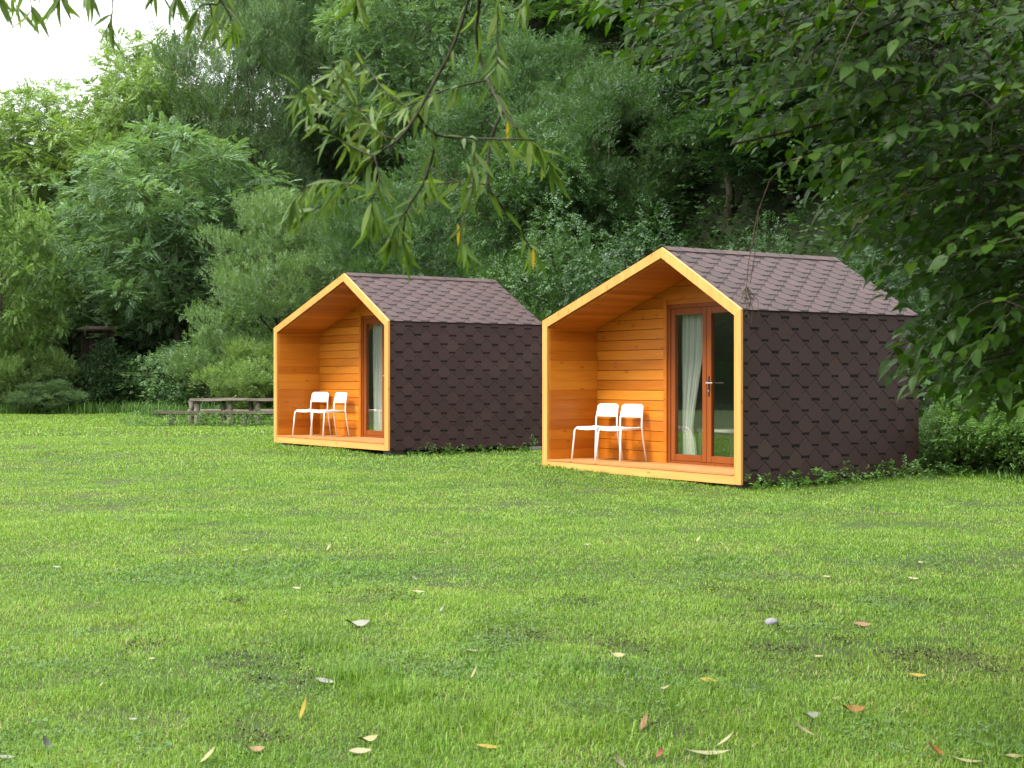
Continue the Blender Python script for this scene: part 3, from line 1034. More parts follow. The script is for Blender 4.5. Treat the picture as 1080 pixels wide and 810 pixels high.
GT = 'trees on the wooded slope'; GS = 'shrubs along the edge of the lawn'
TREES = [
    # far left and the skyline
    ('locust_tree', 'bluish green feathery tree with tiered boughs behind the raised hut', 185, 57, 128, 260, 'locust', 'blue', .4),
    ('locust_tree', 'bright green feathery tree topping the skyline beside the white sky', 146, 66, 20, 260, 'locust_b', 'fresh', 2.0),
    ('locust_tree', 'yellow green feathery tree cut off by the left border of the picture', -4, 53, 172, 130, 'locust_b', 'yellow', 1.0),
    ('locust_tree', 'fresh green tree filling the skyline just below the tallest bright green one', 172, 63, 52, 190, 'locust', 'fresh', 5.0),
    ('locust_tree', 'lime tinted round-headed tree below the white sky at far left', 36, 68, 78, 210, 'locust', 'fresh', 3.4),
    ('willow_tree', 'grey green tree rising above the frame just right of the white sky', 262, 62, -45, 190, 'willow', 'grey', .2),
    ('locust_tree', 'mid green feathery tree low on the left, between the yellow green one and the hut', 75, 60, 205, 150, 'locust_b', 'blue', 4.1),
    # behind the farther cabin
    ('willow_tree', 'silvery willow bush leaning over the picnic table beside the farther cabin', 305, 46.5, 188, 190, 'willow_b', 'silver', 1.4),
    ('willow_tree', 'deep green willow directly behind the farther cabin roof', 420, 41, 185, 200, 'willow', 'mid', 2.3),
    ('locust_tree', 'pale bluish feathery tree high above the farther cabin', 445, 58, -60, 200, 'locust', 'blue', 5.2),
    ('willow_tree', 'dull green tree filling the gap left of the bluish feathery tree', 350, 66, -70, 190, 'willow_b', 'mid', 3.0),
    ('willow_tree', 'tall leafy willow behind the hanging twigs above the gap between the cabins', 545, 46, 25, 230, 'willow_b', 'mid', 4.4),
    ('willow_tree', 'mid green willow rising behind the ridge of the nearer cabin', 640, 38, 70, 220, 'willow', 'mid', .9),
    ('broadleaf_tree', 'high green crown at the top centre above the willows', 590, 62, -120, 280, 'broad', 'mid', .3),
    # dark wood behind the nearer cabin
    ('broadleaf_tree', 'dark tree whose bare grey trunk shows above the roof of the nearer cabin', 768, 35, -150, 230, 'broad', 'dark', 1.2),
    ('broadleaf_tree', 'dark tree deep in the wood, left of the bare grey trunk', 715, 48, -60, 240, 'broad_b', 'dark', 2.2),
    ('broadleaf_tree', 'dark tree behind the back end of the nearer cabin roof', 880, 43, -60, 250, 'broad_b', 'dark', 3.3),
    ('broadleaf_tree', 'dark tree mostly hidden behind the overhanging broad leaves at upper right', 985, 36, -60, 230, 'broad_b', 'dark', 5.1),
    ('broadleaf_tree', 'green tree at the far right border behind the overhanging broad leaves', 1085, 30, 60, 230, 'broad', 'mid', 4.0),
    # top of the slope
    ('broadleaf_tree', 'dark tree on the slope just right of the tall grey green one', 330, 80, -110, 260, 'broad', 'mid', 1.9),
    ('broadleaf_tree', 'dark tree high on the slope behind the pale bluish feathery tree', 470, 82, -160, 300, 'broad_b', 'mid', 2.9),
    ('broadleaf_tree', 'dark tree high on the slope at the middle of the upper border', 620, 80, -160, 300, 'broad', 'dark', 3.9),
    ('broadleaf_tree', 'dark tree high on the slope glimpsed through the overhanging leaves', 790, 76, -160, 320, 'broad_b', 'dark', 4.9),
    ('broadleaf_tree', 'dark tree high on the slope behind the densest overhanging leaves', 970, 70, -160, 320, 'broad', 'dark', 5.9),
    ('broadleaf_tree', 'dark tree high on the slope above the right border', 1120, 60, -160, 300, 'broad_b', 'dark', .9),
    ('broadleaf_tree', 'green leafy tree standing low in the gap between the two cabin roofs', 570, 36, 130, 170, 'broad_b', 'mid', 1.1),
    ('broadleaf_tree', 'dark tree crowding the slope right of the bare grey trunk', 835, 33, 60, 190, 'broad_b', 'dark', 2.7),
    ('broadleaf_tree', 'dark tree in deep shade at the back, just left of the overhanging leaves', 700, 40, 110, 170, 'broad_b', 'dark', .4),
    # unseen trees added outside the right border to shade the lawn and cabin wall
    ('broadleaf_tree', 'unseen tall tree added for shade outside the right border, level with the nearer cabin', 540 + 10.5 / 10.5 * F, 10.5, -1450, 1150, 'broad_b', 'mid', .4),
    ('broadleaf_tree', 'unseen tall tree added for shade outside the right border, close to the camera', 540 + 10.0 / 3.5 * F, 3.5, -5200, 3300, 'broad_b', 'mid', 3.4),
]
for n_, lab, px, dep, yt, wp, key, lf, rz in TREES:
    tree(n_, lab, 'tree', px, dep, yt, wp, key, lf, GT, rz)
SHRUBS = [
    ('shrub', 'light green shrub at the left border of the lawn', 18, 53.5, 340, 95, 'shrub_b', 'fresh', .3),
    ('shrub', 'low pale green bush in front of the plank bench', 52, 52.6, 398, 80, 'shrub_b', 'grey', 1.3),
    ('shrub', 'leafy dark shrub in front of the posts of the raised hut', 112, 54.2, 352, 56, 'shrub', 'dark', 5.2),
    ('shrub', 'dark green shrub right of the raised hut', 142, 54, 372, 80, 'shrub', 'mid', 2.0),
    ('shrub', 'bluish green shrub between the raised hut and the picnic table', 190, 53, 352, 100, 'shrub', 'blue', 3.0),
    ('shrub', 'tall grey green shrub behind the left end of the picnic table', 228, 49.5, 338, 90, 'shrub_b', 'silver', 4.0),
    ('shrub', 'bright yellowish bush over the right end of the picnic table', 272, 44.8, 352, 110, 'shrub_b', 'fresh', 5.0),
    ('shrub', 'leafy green bush behind the gap between the two cabins', 590, 30.5, 208, 170, 'shrub', 'mid', 1.0),
    ('shrub', 'dark leafy bush behind the left roof slope of the nearer cabin', 670, 28.6, 212, 170, 'shrub', 'dark', 2.5),
    ('shrub', 'dark bush behind the ridge of the nearer cabin', 800, 27.5, 225, 150, 'shrub', 'dark', 3.7),
    ('shrub', 'dark bush behind the back gable of the nearer cabin', 925, 25, 250, 140, 'shrub', 'dark', .6),
    ('bramble_bush', 'bright green bramble thicket beside the back corner of the nearer cabin', 1018, 19.4, 395, 130, 'bramble', 'bramble', .9),
    ('bramble_bush', 'green bramble thicket running out of the picture at right', 1092, 18.8, 385, 140, 'bramble', 'bramble', 2.9),
]
for n_, lab, px, dep, yt, wp, key, lf, rz in SHRUBS:
    tree(n_, lab, 'shrub', px, dep, yt, wp, key, lf, GS, rz)


# ground cover on the slope, one mass
def undergrowth():
    g = np.random.default_rng(21)
    n = 60000
    x = g.uniform(-34, 26, n); d = g.uniform(.6, 40, n) ** 1.0
    y = edge(x) + d
    keep = (np.abs(x) < y * .45 + 2)
    x, y, d = x[keep], y[keep], d[keep]; n = len(x)
    hgt = np.abs(g.normal(0, .9, n)) * np.clip((d + .5) / 4, .1, 1) * (0.4 + 1.2 * vnoise(x * .4, y * .4, 31))
    pos = np.stack([x, y, ground_z(x, y) + hgt], -1)
    tv = spray_template('broad', g)
    fwd = np.stack([g.normal(size=n), g.normal(size=n) - .4, g.normal(.2, .4, n)], -1)
    up = np.array([0, 0, 1.]) + g.normal(0, .3, (n, 3))
    v, f, t_ = spread(tv[0], tv[1], pos, rotmats(fwd, up), g.uniform(.3, .6, n), np.clip(g.normal(.5, .2, n), 0, 1), .1, g)
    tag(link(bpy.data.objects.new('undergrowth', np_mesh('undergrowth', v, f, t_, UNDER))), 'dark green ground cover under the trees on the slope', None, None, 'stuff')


undergrowth()


# ------------------------------------------------------------------ grass
FOOT = []
for k in range(2):
    c_, s_ = math.cos(CAB[k][3]), math.sin(CAB[k][3])
    FOOT.append((CAB[k][0], CAB[k][1], c_, s_))


def cab_local(k, x, y):
    cx, cy, c, s = FOOT[k]
    return (x - cx) * c + (y - cy) * s, -(x - cx) * s + (y - cy) * c


def blades(x, y, h, w, g, name, mat, bend=.6, tint=None):
    n = len(x)
    a = g.uniform(0, 2 * np.pi, n); dirv = np.stack([np.cos(a), np.sin(a), np.zeros(n)], -1)
    b = a + g.normal(np.pi / 2, .5, n); side = np.stack([np.cos(b), np.sin(b), np.zeros(n)], -1)
    base = np.stack([x, y, lawn_z(x, y) - .006], -1)
    k = bend * g.uniform(.15, 1.0, n) ** .8 * 1.35
    up = np.array([0, 0, 1.])
    mid = base + dirv * (h * k * .28)[:, None] + up * (h * .62)[:, None]
    tip = base + dirv * (h * k)[:, None] + up * (h * (1.02 - .42 * k))[:, None]
    sw = side * (w / 2)[:, None]
    V = np.stack([base - sw, base + sw, mid + sw * .75, mid - sw * .75, tip + sw * .1, tip - sw * .1], 1).reshape(-1, 3)
    i = np.arange(n) * 6
    Q = np.concatenate([np.stack([i, i + 1, i + 2, i + 3], -1), np.stack([i + 3, i + 2, i + 4, i + 5], -1)], 0)
    if tint is None: tint = np.clip(g.normal(.5, .2, n), 0, 1)
    return np_mesh(name, V, Q, np.concatenate([tint, tint]), mat)


PATCH = [(545, 676, .22), (650, 690, .20), (640, 712, .14), (402, 632, .22), (262, 706, .26), (255, 640, .14), (305, 728, .18), (770, 632, .22), (835, 650, .3), (990, 705, .30), (270, 785, .12), (700, 775, .12), (890, 690, .25), (600, 640, .2), (60, 492, .3), (150, 690, .16), (960, 640, .3), (478, 745, .1), (820, 690, .15), (730, 715, .1)]


def make_grass():
    g = np.random.default_rng(5)
    X, Y, Hh, Ww = [], [], [], []
    bands = [(4.3, 6.5, 15000, .036, .0027), (6.5, 9.5, 9500, .033, .0033), (9.5, 14, 5200, .030, .0046), (14, 20, 2600, .029, .0070), (20, 30, 1050, .031, .0115), (30, 57, 270, .038, .024)]
    for y0, y1, den, hh, ww in bands:
        half = lambda q: q * .37 + 2.0
        area = (y1 - y0) * (half(y0) + half(y1))
        n = int(area * den)
        y = g.uniform(y0, y1, n * 2); x = g.uniform(-1, 1, n * 2) * half(y1)
        k = np.abs(x) < half(y); x, y = x[k][:n], y[k][:n]
        k = y < edge(x) + .25
        tuft = vnoise(x * 3.2, y * 3.2, 41); big = vnoise(x * .7, y * .7, 43)
        sparse = vnoise(x * 1.9, y * 1.9, 47) * .7 + vnoise(x * 6, y * 6, 48) * .3
        k &= (sparse < .74) | (g.random(len(x)) < .45)
        for (px, py, rad) in PATCH:
            d = CAMZ * F / (py - HORIZ); cx = (px - 540) / F * d
            e_ = np.exp(-(((x - cx) / rad) ** 2 + ((y - d) / (rad * 1.3)) ** 2)) * (.4 + 1.2 * vnoise(x * 7, y * 7, 51))
            k &= g.random(len(x)) > np.minimum(.62, e_ * .75)
        h = hh * (.55 + .55 * tuft + .45 * np.clip(big - .4, 0, 1)) * g.uniform(.6, 1.35, len(x))
        w = ww * g.uniform(.7, 1.3, len(x))
        for c in range(2):
            lx, ly = cab_local(c, x, y)
            k &= ~((lx > .0) & (lx < W) & (ly > 0) & (ly < L))
            dd = np.maximum(np.maximum(-lx, lx - W), np.maximum(-ly, ly - L))
            h *= 1 + 1.3 * np.exp(-np.clip(dd, 0, 5) / .22) * g.uniform(.3, 1, len(x))
        h *= 1 + 2.2 * np.exp(-np.clip(edge(x) - y, 0, 9) / .5)
        X.append(x[k]); Y.append(y[k]); Hh.append(h[k]); Ww.append(w[k])
    nt_ = 0
    # a few fine taller tufts in the foreground
    for (px, py, rad, n, hh) in ((375, 725, .16, 420, .10), (410, 745, .15, 380, .10), (480, 770, .25, 500, .085), (520, 760, .16, 300, .085), (330, 690, .14, 220, .075), (170, 740, .22, 260, .07), (600, 715, .2, 260, .07), (640, 780, .2, 300, .07), (720, 745, .25, 350, .07), (850, 765, .25, 300, .07)):
        d = CAMZ * F / (py - HORIZ); cx = (px - 540) / F * d
        x = cx + g.normal(0, rad * .6, n); y = d + g.normal(0, rad * .6, n)
        X.append(x); Y.append(y); Hh.append(1.25 * hh * g.uniform(.4, 1.2, n)); Ww.append(.0032 * g.uniform(.7, 1.2, n)); nt_ += n
    X, Y, Hh, Ww = (np.concatenate(q) for q in (X, Y, Hh, Ww))
    tn = np.clip(g.normal(.5, .22, len(X)), 0, 1); tn[-nt_:] = np.clip(g.normal(.30, .22, nt_), 0, .93)
    shade_ = vnoise(X * 2.1, Y * 2.1, 71) * .6 + vnoise(X * 5.5, Y * 5.5, 72) * .4
    tn = np.clip(tn + (shade_ - .5) * .42 * (Y < 20), 0, 1)
    me = blades(X, Y, Hh, Ww, g, 'grass', GRASS, .75, tn)
    tag(link(bpy.data.objects.new('grass', me)), 'short green grass blades covering the lawn', None, None, 'stuff')
    # rank grass along the edge of the lawn
    n = 26000
    x = g.uniform(-22, 10, n); y = edge(x) + g.normal(.1, .45, n)
    k = np.abs(x) < y * .38 + 1; x, y = x[k], y[k]; n = len(x)
    tl = np.clip((-x - 3) / 4, .28, 1)
    me = blades(x, y, (np.abs(g.normal(.35, .22, n)) + .1) * tl * .7, g.uniform(.012, .028, n), g, 'tall_grass', LEAF['weed'], .5)
    tag(link(bpy.data.objects.new('tall_grass', me)), 'rank tall grass along the foot of the trees', None, None, 'stuff')


make_grass()


def weeds():
    """broad-leaved weeds at the foot of the cabins and round the picnic table"""
    g = np.random.default_rng(77)
    P = []
    n = 900
    u = g.uniform(.15, L + .5, n); off = np.abs(g.normal(0, .16, n)) + .03
    for c, (lo, nn) in ((0, (.0, 240)), (1, (.3, 90))):
        cx, cy, cc, ss = FOOT[c]
        u = g.uniform(lo, L + .6, nn); off = np.abs(g.normal(0, .20, nn)) + .02
        lx, ly = W + off, u
        x, y = cx + lx * cc - ly * ss, cy + lx * ss + ly * cc
        hh = g.random(nn) ** 2.2 * (.20 if c == 0 else .10) * (.3 + 1.0 * vnoise(u * 2.3, u * 0, 4))
        P.append(np.stack([x, y, lawn_z(x, y) + .02 + hh], -1))
    x = g.uniform(-10.2, -5, 900); y = TY - 1.15 + g.normal(0, .35, 900)
    P.append(np.stack([x, y, lawn_z(x, y) + .02 + g.random(900) ** 1.5 * .28], -1))
    pos = np.concatenate(P); n = len(pos)
    tv = spray_template('broad', g)
    fwd = np.stack([g.normal(size=n), g.normal(size=n), g.normal(.5, .4, n)], -1)
    v, f, t_ = spread(tv[0], tv[1], pos, rotmats(fwd, np.array([0, 0, 1.]) + g.normal(0, .3, (n, 3))), g.uniform(.08, .20, n), np.clip(g.normal(.5, .2, n), 0, 1), .1, g)
    tag(link(bpy.data.objects.new('weeds', np_mesh('weeds', v, f, t_, LEAF['weed']))), 'green weeds along the foot of the cabins and under the picnic table', None, None, 'stuff')


weeds()


def clover():
    """patches of small three-leaved clover and plantain between the blades"""
    g = np.random.default_rng(91)
    x = g.uniform(-3.8, 3.8, 60000); y = g.uniform(4.6, 11, 60000)
    k = (np.abs(x) < y * .37 + .3) & (vnoise(x * 1.3, y * 1.3, 81) * .6 + vnoise(x * 3.7, y * 3.7, 82) * .4 > .63)
    x, y = x[k], y[k]; n = len(x)
    it = []
    for a in (0, 2.1, 4.2):
        it.append(((0, 0, 0), (math.cos(a), math.sin(a), .1), (0, 0, 1), 1.0, .85))
    tv = leaf_quads(it)
    pos = np.stack([x, y, lawn_z(x, y) + g.uniform(.008, .032, n)], -1)
    fwd = np.stack([g.normal(size=n), g.normal(size=n), g.normal(0, .3, n)], -1)
    v, f, t_ = spread(tv[0], tv[1], pos, rotmats(fwd, np.array([0, 0, 1.]) + g.normal(0, .35, (n, 3))), g.uniform(.006, .013, n), np.clip(g.normal(.45, .2, n), 0, 1), .08, g)
    tag(link(bpy.data.objects.new('clover', np_mesh('clover', v, f, t_, LEAF['weed']))), 'patches of small clover leaves in the front lawn', None, None, 'stuff')


clover()


def crumbs():
    """dark soil, moss and chaff lying in the thin spots of the lawn"""
    g = np.random.default_rng(17)
    it = leaf_quads([((-.5, 0, 0), (1, .2, .3), (0, -.4, 1), 1.0, .7), ((-.3, .3, .1), (.8, -.7, .2), (.3, 0, 1), .9, .6), ((0, -.4, 0), (.1, 1, .4), (.6, .3, 1), .9, .6)])
    P = []
    for (px, py, rad) in PATCH:
        d = CAMZ * F / (py - HORIZ); cx = (px - 540) / F * d
        n = int(620 * (rad / .2) ** 2)
        x = cx + g.normal(0, rad * .75, n); y = d + g.normal(0, rad, n)
        k = vnoise(x * 9, y * 9, 23) > .5
        P.append(np.stack([x[k], y[k]], -1))
    n = 5000
    x = g.uniform(-4, 4, n); y = g.uniform(4.6, 12, n); k = np.abs(x) < y * .37 + .3
    P.append(np.stack([x[k], y[k]], -1))
    P = np.concatenate(P); n = len(P)
    pos = np.stack([P[:, 0], P[:, 1], lawn_z(P[:, 0], P[:, 1]) + g.uniform(.0, .022, n)], -1)
    fwd = g.normal(size=(n, 3)) * np.array([1, 1, .4])
    v, f, t_ = spread(it[0], it[1], pos, rotmats(fwd, np.array([0, 0, 1.]) + g.normal(0, .6, (n, 3))), g.uniform(.005, .014, n), np.clip(g.normal(.45, .28, n), 0, 1), .1, g)
    m = mat_leaf('soil_moss_chaff', [(0, (.018, .016, .010)), (.45, (.045, .050, .022)), (.8, (.07, .085, .035)), (1, (.22, .19, .11))], trans=.05, rough=.9, spec=.1)
    tag(link(bpy.data.objects.new('soil_crumbs', np_mesh('soil_crumbs', v, f, t_, m))), 'dark crumbs of soil, moss and chaff in thin spots of the lawn', None, None, 'stuff')


crumbs()

# ------------------------------------------------------------------ near trees
def leaf_strip(nseg, wfun, fold, curl):
    """leaf along +x of length 1, folded along its midrib; verts and quads"""
    V = []
    for i in range(nseg + 1):
        u = i / nseg; w = wfun(u); z = -curl * u * u
        V += [(u, w, z + fold * w), (u, 0, z), (u, -w, z + fold * w)]
    Fq = []
    for i in range(nseg):
        a = i * 3; b = a + 3
        Fq += [(a, a + 1, b + 1, b), (a + 1, a + 2, b + 2, b + 1)]
    return np.array(V, float), np.array(Fq)


OVATE = leaf_strip(6, lambda u: .285 * math.sin(math.pi * min(1, u ** .75)) * (1 - .15 * u) + .002, .22, .18)
LANCE = leaf_strip(6, lambda u: .072 * math.sin(math.pi * u ** .8) + .002, .35, .22)


def place_leaves(name, tpl, pos, fwd, up, scale, tint, mat, g, parent):
    M = rotmats(np.array(fwd), np.array(up))
    N = len(pos); K = len(tpl[0])
    T_ = np.repeat(tpl[0][None], N, 0)
    T_[:, :, 1] *= g.uniform(.8, 1.2, N)[:, None]
    T_[:, :, 2] *= g.uniform(.2, 1.8, N)[:, None]
    V = np.einsum('nij,nkj->nki', M, T_) * np.array(scale)[:, None, None] + np.array(pos)[:, None, :]
    Fq = tpl[1][None] + (np.arange(N) * K)[:, None, None]
    tt = np.repeat(np.array(tint)[:, None], len(tpl[1]), 1)
    me = np_mesh(name, V.reshape(-1, 3), Fq.reshape(-1, 4), tt.ravel(), mat)
    me.polygons.foreach_set('use_smooth', [True] * len(me.polygons))
    return link(bpy.data.objects.new(name, me), parent)


def bez(p0, p1, p2, n):
    return [(p0 * (1 - t) ** 2 + p1 * 2 * t * (1 - t) + p2 * t * t) for t in [i / n for i in range(n + 1)]]


def in_poly(x, y, P):
    c = False; j = len(P) - 1
    for i in range(len(P)):
        if (P[i][1] > y) != (P[j][1] > y) and x < (P[j][0] - P[i][0]) * (y - P[i][1]) / (P[j][1] - P[i][1]) + P[i][0]:
            c = not c
        j = i
    return c


def near_broadleaf():
    q = random.Random(12); g = np.random.default_rng(12)
    bx, by = 4.7, 5.4
    root = empty('broadleaf_tree', (bx, by, 0))
    tag(root, 'near tree reaching in from the right, its leafy boughs hanging over the nearer cabin', 'tree')
    B = Vector((bx, by, 0))
    mt = MB()
    trunk_pts = [Vector((0, 0, -.2)), Vector((.05, .02, .8)), Vector((-.02, .05, 1.8)), Vector((.0, .0, 2.8)), Vector((.12, .05, 4.2)), Vector((.2, .1, 6.0))]
    mt.tube(trunk_pts, [.24, .19, .175, .16, .11, .04], 12)
    mt.build('trunk', BARKDARK, root, smooth=True)
    limbs = []
    for (px, py, dep, zs) in ((690, 70, 5.4, 3.3), (775, 150, 4.9, 2.9), (890, 225, 5.6, 2.5), (985, 320, 5.0, 2.1), (1040, 385, 4.5, 1.9), (900, 40, 4.4, 3.4), (760, 10, 6.2, 3.7), (1040, 180, 6.3, 2.6), (860, 130, 6.6, 3.1), (1010, 280, 5.8, 2.3), (1160, -200, 4.2, 3.8), (900, -250, 4.6, 4.4)):
        e = at(px, py, dep) - B
        s = Vector((0, 0, zs))
        mid = s.lerp(e, .5) + Vector((q.uniform(-.2, .2), q.uniform(-.4, .4), .35))
        pts = bez(s, mid, e, 14)
        pts = [p + Vector((q.uniform(-.02, .02), q.uniform(-.02, .02), q.uniform(-.02, .02))) for p in pts]
        ml = MB(); ml.tube(pts, [lerp(.026, .004, i / 14) for i in range(15)], 7); ml.build('branch', BARKDARK, root, smooth=True)
        limbs += pts[2:]
    POLY = [(530, -60), (556, -6), (615, 40), (668, 80), (700, 108), (745, 128), (770, 160), (812, 178), (830, 205), (862, 232), (880, 264), (912, 288), (934, 325), (938, 358), (934, 395), (955, 416), (990, 432), (1025, 442), (1100, 436), (1130, -60)]
    tips = []
    while len(tips) < 1300:
        px, py = q.uniform(530, 1125), q.uniform(-60, 455)
        if not in_poly(px, py, POLY): continue
        dens = min(1, .72 + .5 * max(0, (px - 700) / 380) ** 1.0) if py > -20 else .6
        # leave some airy gaps
        if vnoise(px / 70., py / 55., 61) < .34 and q.random() < .65: continue
        if q.random() > dens: continue
        tips.append(at(px, py, q.uniform(4.2, 6.8)) - B)
    for _ in range(520):     # the rest of the crown, outside the picture
        a = q.uniform(0, 6.28); r_ = q.uniform(.5, 3.2)
        p = Vector((math.cos(a) * r_, math.sin(a) * r_, q.uniform(2.9, 5.8)))
        w = p + B
        if w.y > .5:
            px = 540 + w.x / w.y * F; py = HORIZ - (w.z - CAMZ) / w.y * F
            if -60 < px < 1085 and py > -40: continue
        tips.append(p)
    pos, fwd, up, scl, tint = [], [], [], [], []
    ml = MB()
    tips.sort(key=lambda p: Vector((p.x, p.y, 0)).length)
    for tp in tips:
        # the shoot comes from the side of the trunk, ends drooping at the tip
        d = tp.copy(); d.z = 0
        d = d.normalized() if d.length > .1 else Vector((1, 0, 0))
        d = (d + Vector((q.uniform(-.55, .55), q.uniform(-.55, .55), q.uniform(-.55, .05)))).normalized()
        ln = q.uniform(.22, .42)
        b = tp - d * ln + Vector((0, 0, .04))
        near = min(limbs, key=lambda L_: (L_ - b).length + q.random() * .12 + (0.5 if (math.hypot(L_.x, L_.y) > math.hypot(b.x, b.y)) else 0))
        if (near - b).length < 1.6:
            mid = near.lerp(b, .5) + Vector((q.uniform(-.05, .05), q.uniform(-.05, .05), q.uniform(.0, .10)))
            tw = bez(near, mid, b, 5) + [b.lerp(tp, .5) + Vector((0, 0, .015)), tp]
            limbs += [tw[3], tw[5]]
            ml.tube(tw, [lerp(.0034, .0010, i / 7) for i in range(8)], 5, cap=False)
        else:
            ml.tube([b, tp], [.003, .0012], 5, cap=False)
        side = d.cross(Vector((0, 0, 1))).normalized()
        n = q.randint(7, 11); tb = min(1, max(0, q.gauss(.45, .16)))
        for i in range(n):
            u = (i + .6) / n
            sgn = 1 if i % 2 else -1
            if i == n - 1: sgn = 0
            lp = b.lerp(tp, u) + Vector((0, 0, .015 * math.sin(u * 3)))
            f_ = d * .6 + side * sgn * .85 + Vector((q.gauss(0, .2), q.gauss(0, .2), q.gauss(-.28, .25)))
            u_ = Vector((0, 0, 1)) + side * q.gauss(0, .35) + d * q.gauss(0, .3) + Vector((-.15, -.35, 0))
            pos.append(lp[:]); fwd.append(f_[:]); up.append(u_[:]); scl.append(q.uniform(.042, .072)); tint.append(min(1, max(0, tb + q.gauss(0, .12))))
    ml.build('twigs', BARKDARK, root, smooth=True)['kind'] = 'stuff'
    place_leaves('foliage', OVATE, pos, fwd, up, scl, tint, HORN, g, root)
    # dead twig with a tuft of dry roots dangling in front of the nearer cabin
    md = MB()
    tw = [at(812, 190, 5.2) - B, at(800, 222, 5.2) - B, at(794, 250, 5.2) - B, at(789, 280, 5.18) - B, at(787, 305, 5.17) - B]
    md.tube([min(limbs, key=lambda L_: (L_ - tw[0]).length)] + tw, [.0028, .0024, .0022, .0020, .0018, .0015], 6)
    md.tube([tw[1], at(797, 262, 5.19) - B, at(791, 300, 5.19) - B], [.002, .0018, .0015], 5)
    for i in range(16):
        e = at(790 + q.gauss(0, 5), 335 + q.gauss(-8, 10), 5.17) - B
        s = tw[-1].lerp(tw[-2], q.random() * .15)
        md.tube([s, s.lerp(e, .5) + Vector((q.gauss(0, .012), q.gauss(0, .01), 0)), e], [.0016, .0012, .0006], 4, cap=False, tint=q.random())
    md.build('dead_twig', mat_plain('dry_twig', (.11, .075, .05), .9, .2, var=.5), root)


near_broadleaf()

# unseen trees added to keep the low sky off the near lawn and cabin walls
for (x, y, h_, r_, key, lab) in ((7.5, -4.5, 11, 4.2, 'broad_b', 'unseen tall tree added for shade behind the camera on the right'), (1.5, -9, 12, 4.5, 'broad', 'unseen tall tree added for shade straight behind the camera'),
                                 (13, -1, 11, 4.6, 'broad_b', 'unseen tall tree added for shade far out to the right of the camera'), (16, 7, 12, 4.6, 'broad', 'unseen tall tree added for shade far outside the right border of the lawn')):
    me_c, me_t, H, Rr = PROTO[key]
    o = empty('broadleaf_tree', (x, y, float(lawn_z(x, y))), x); o.scale = (r_ / Rr, r_ / Rr, h_ / H)
    tag(o, lab, 'tree', 'added shade trees around the camera')
    c = link(bpy.data.objects.new('crown', me_c), o); c.material_slots[0].link = 'OBJECT'; c.material_slots[0].material = LEAF['mid']
    link(bpy.data.objects.new('trunk', me_t), o)


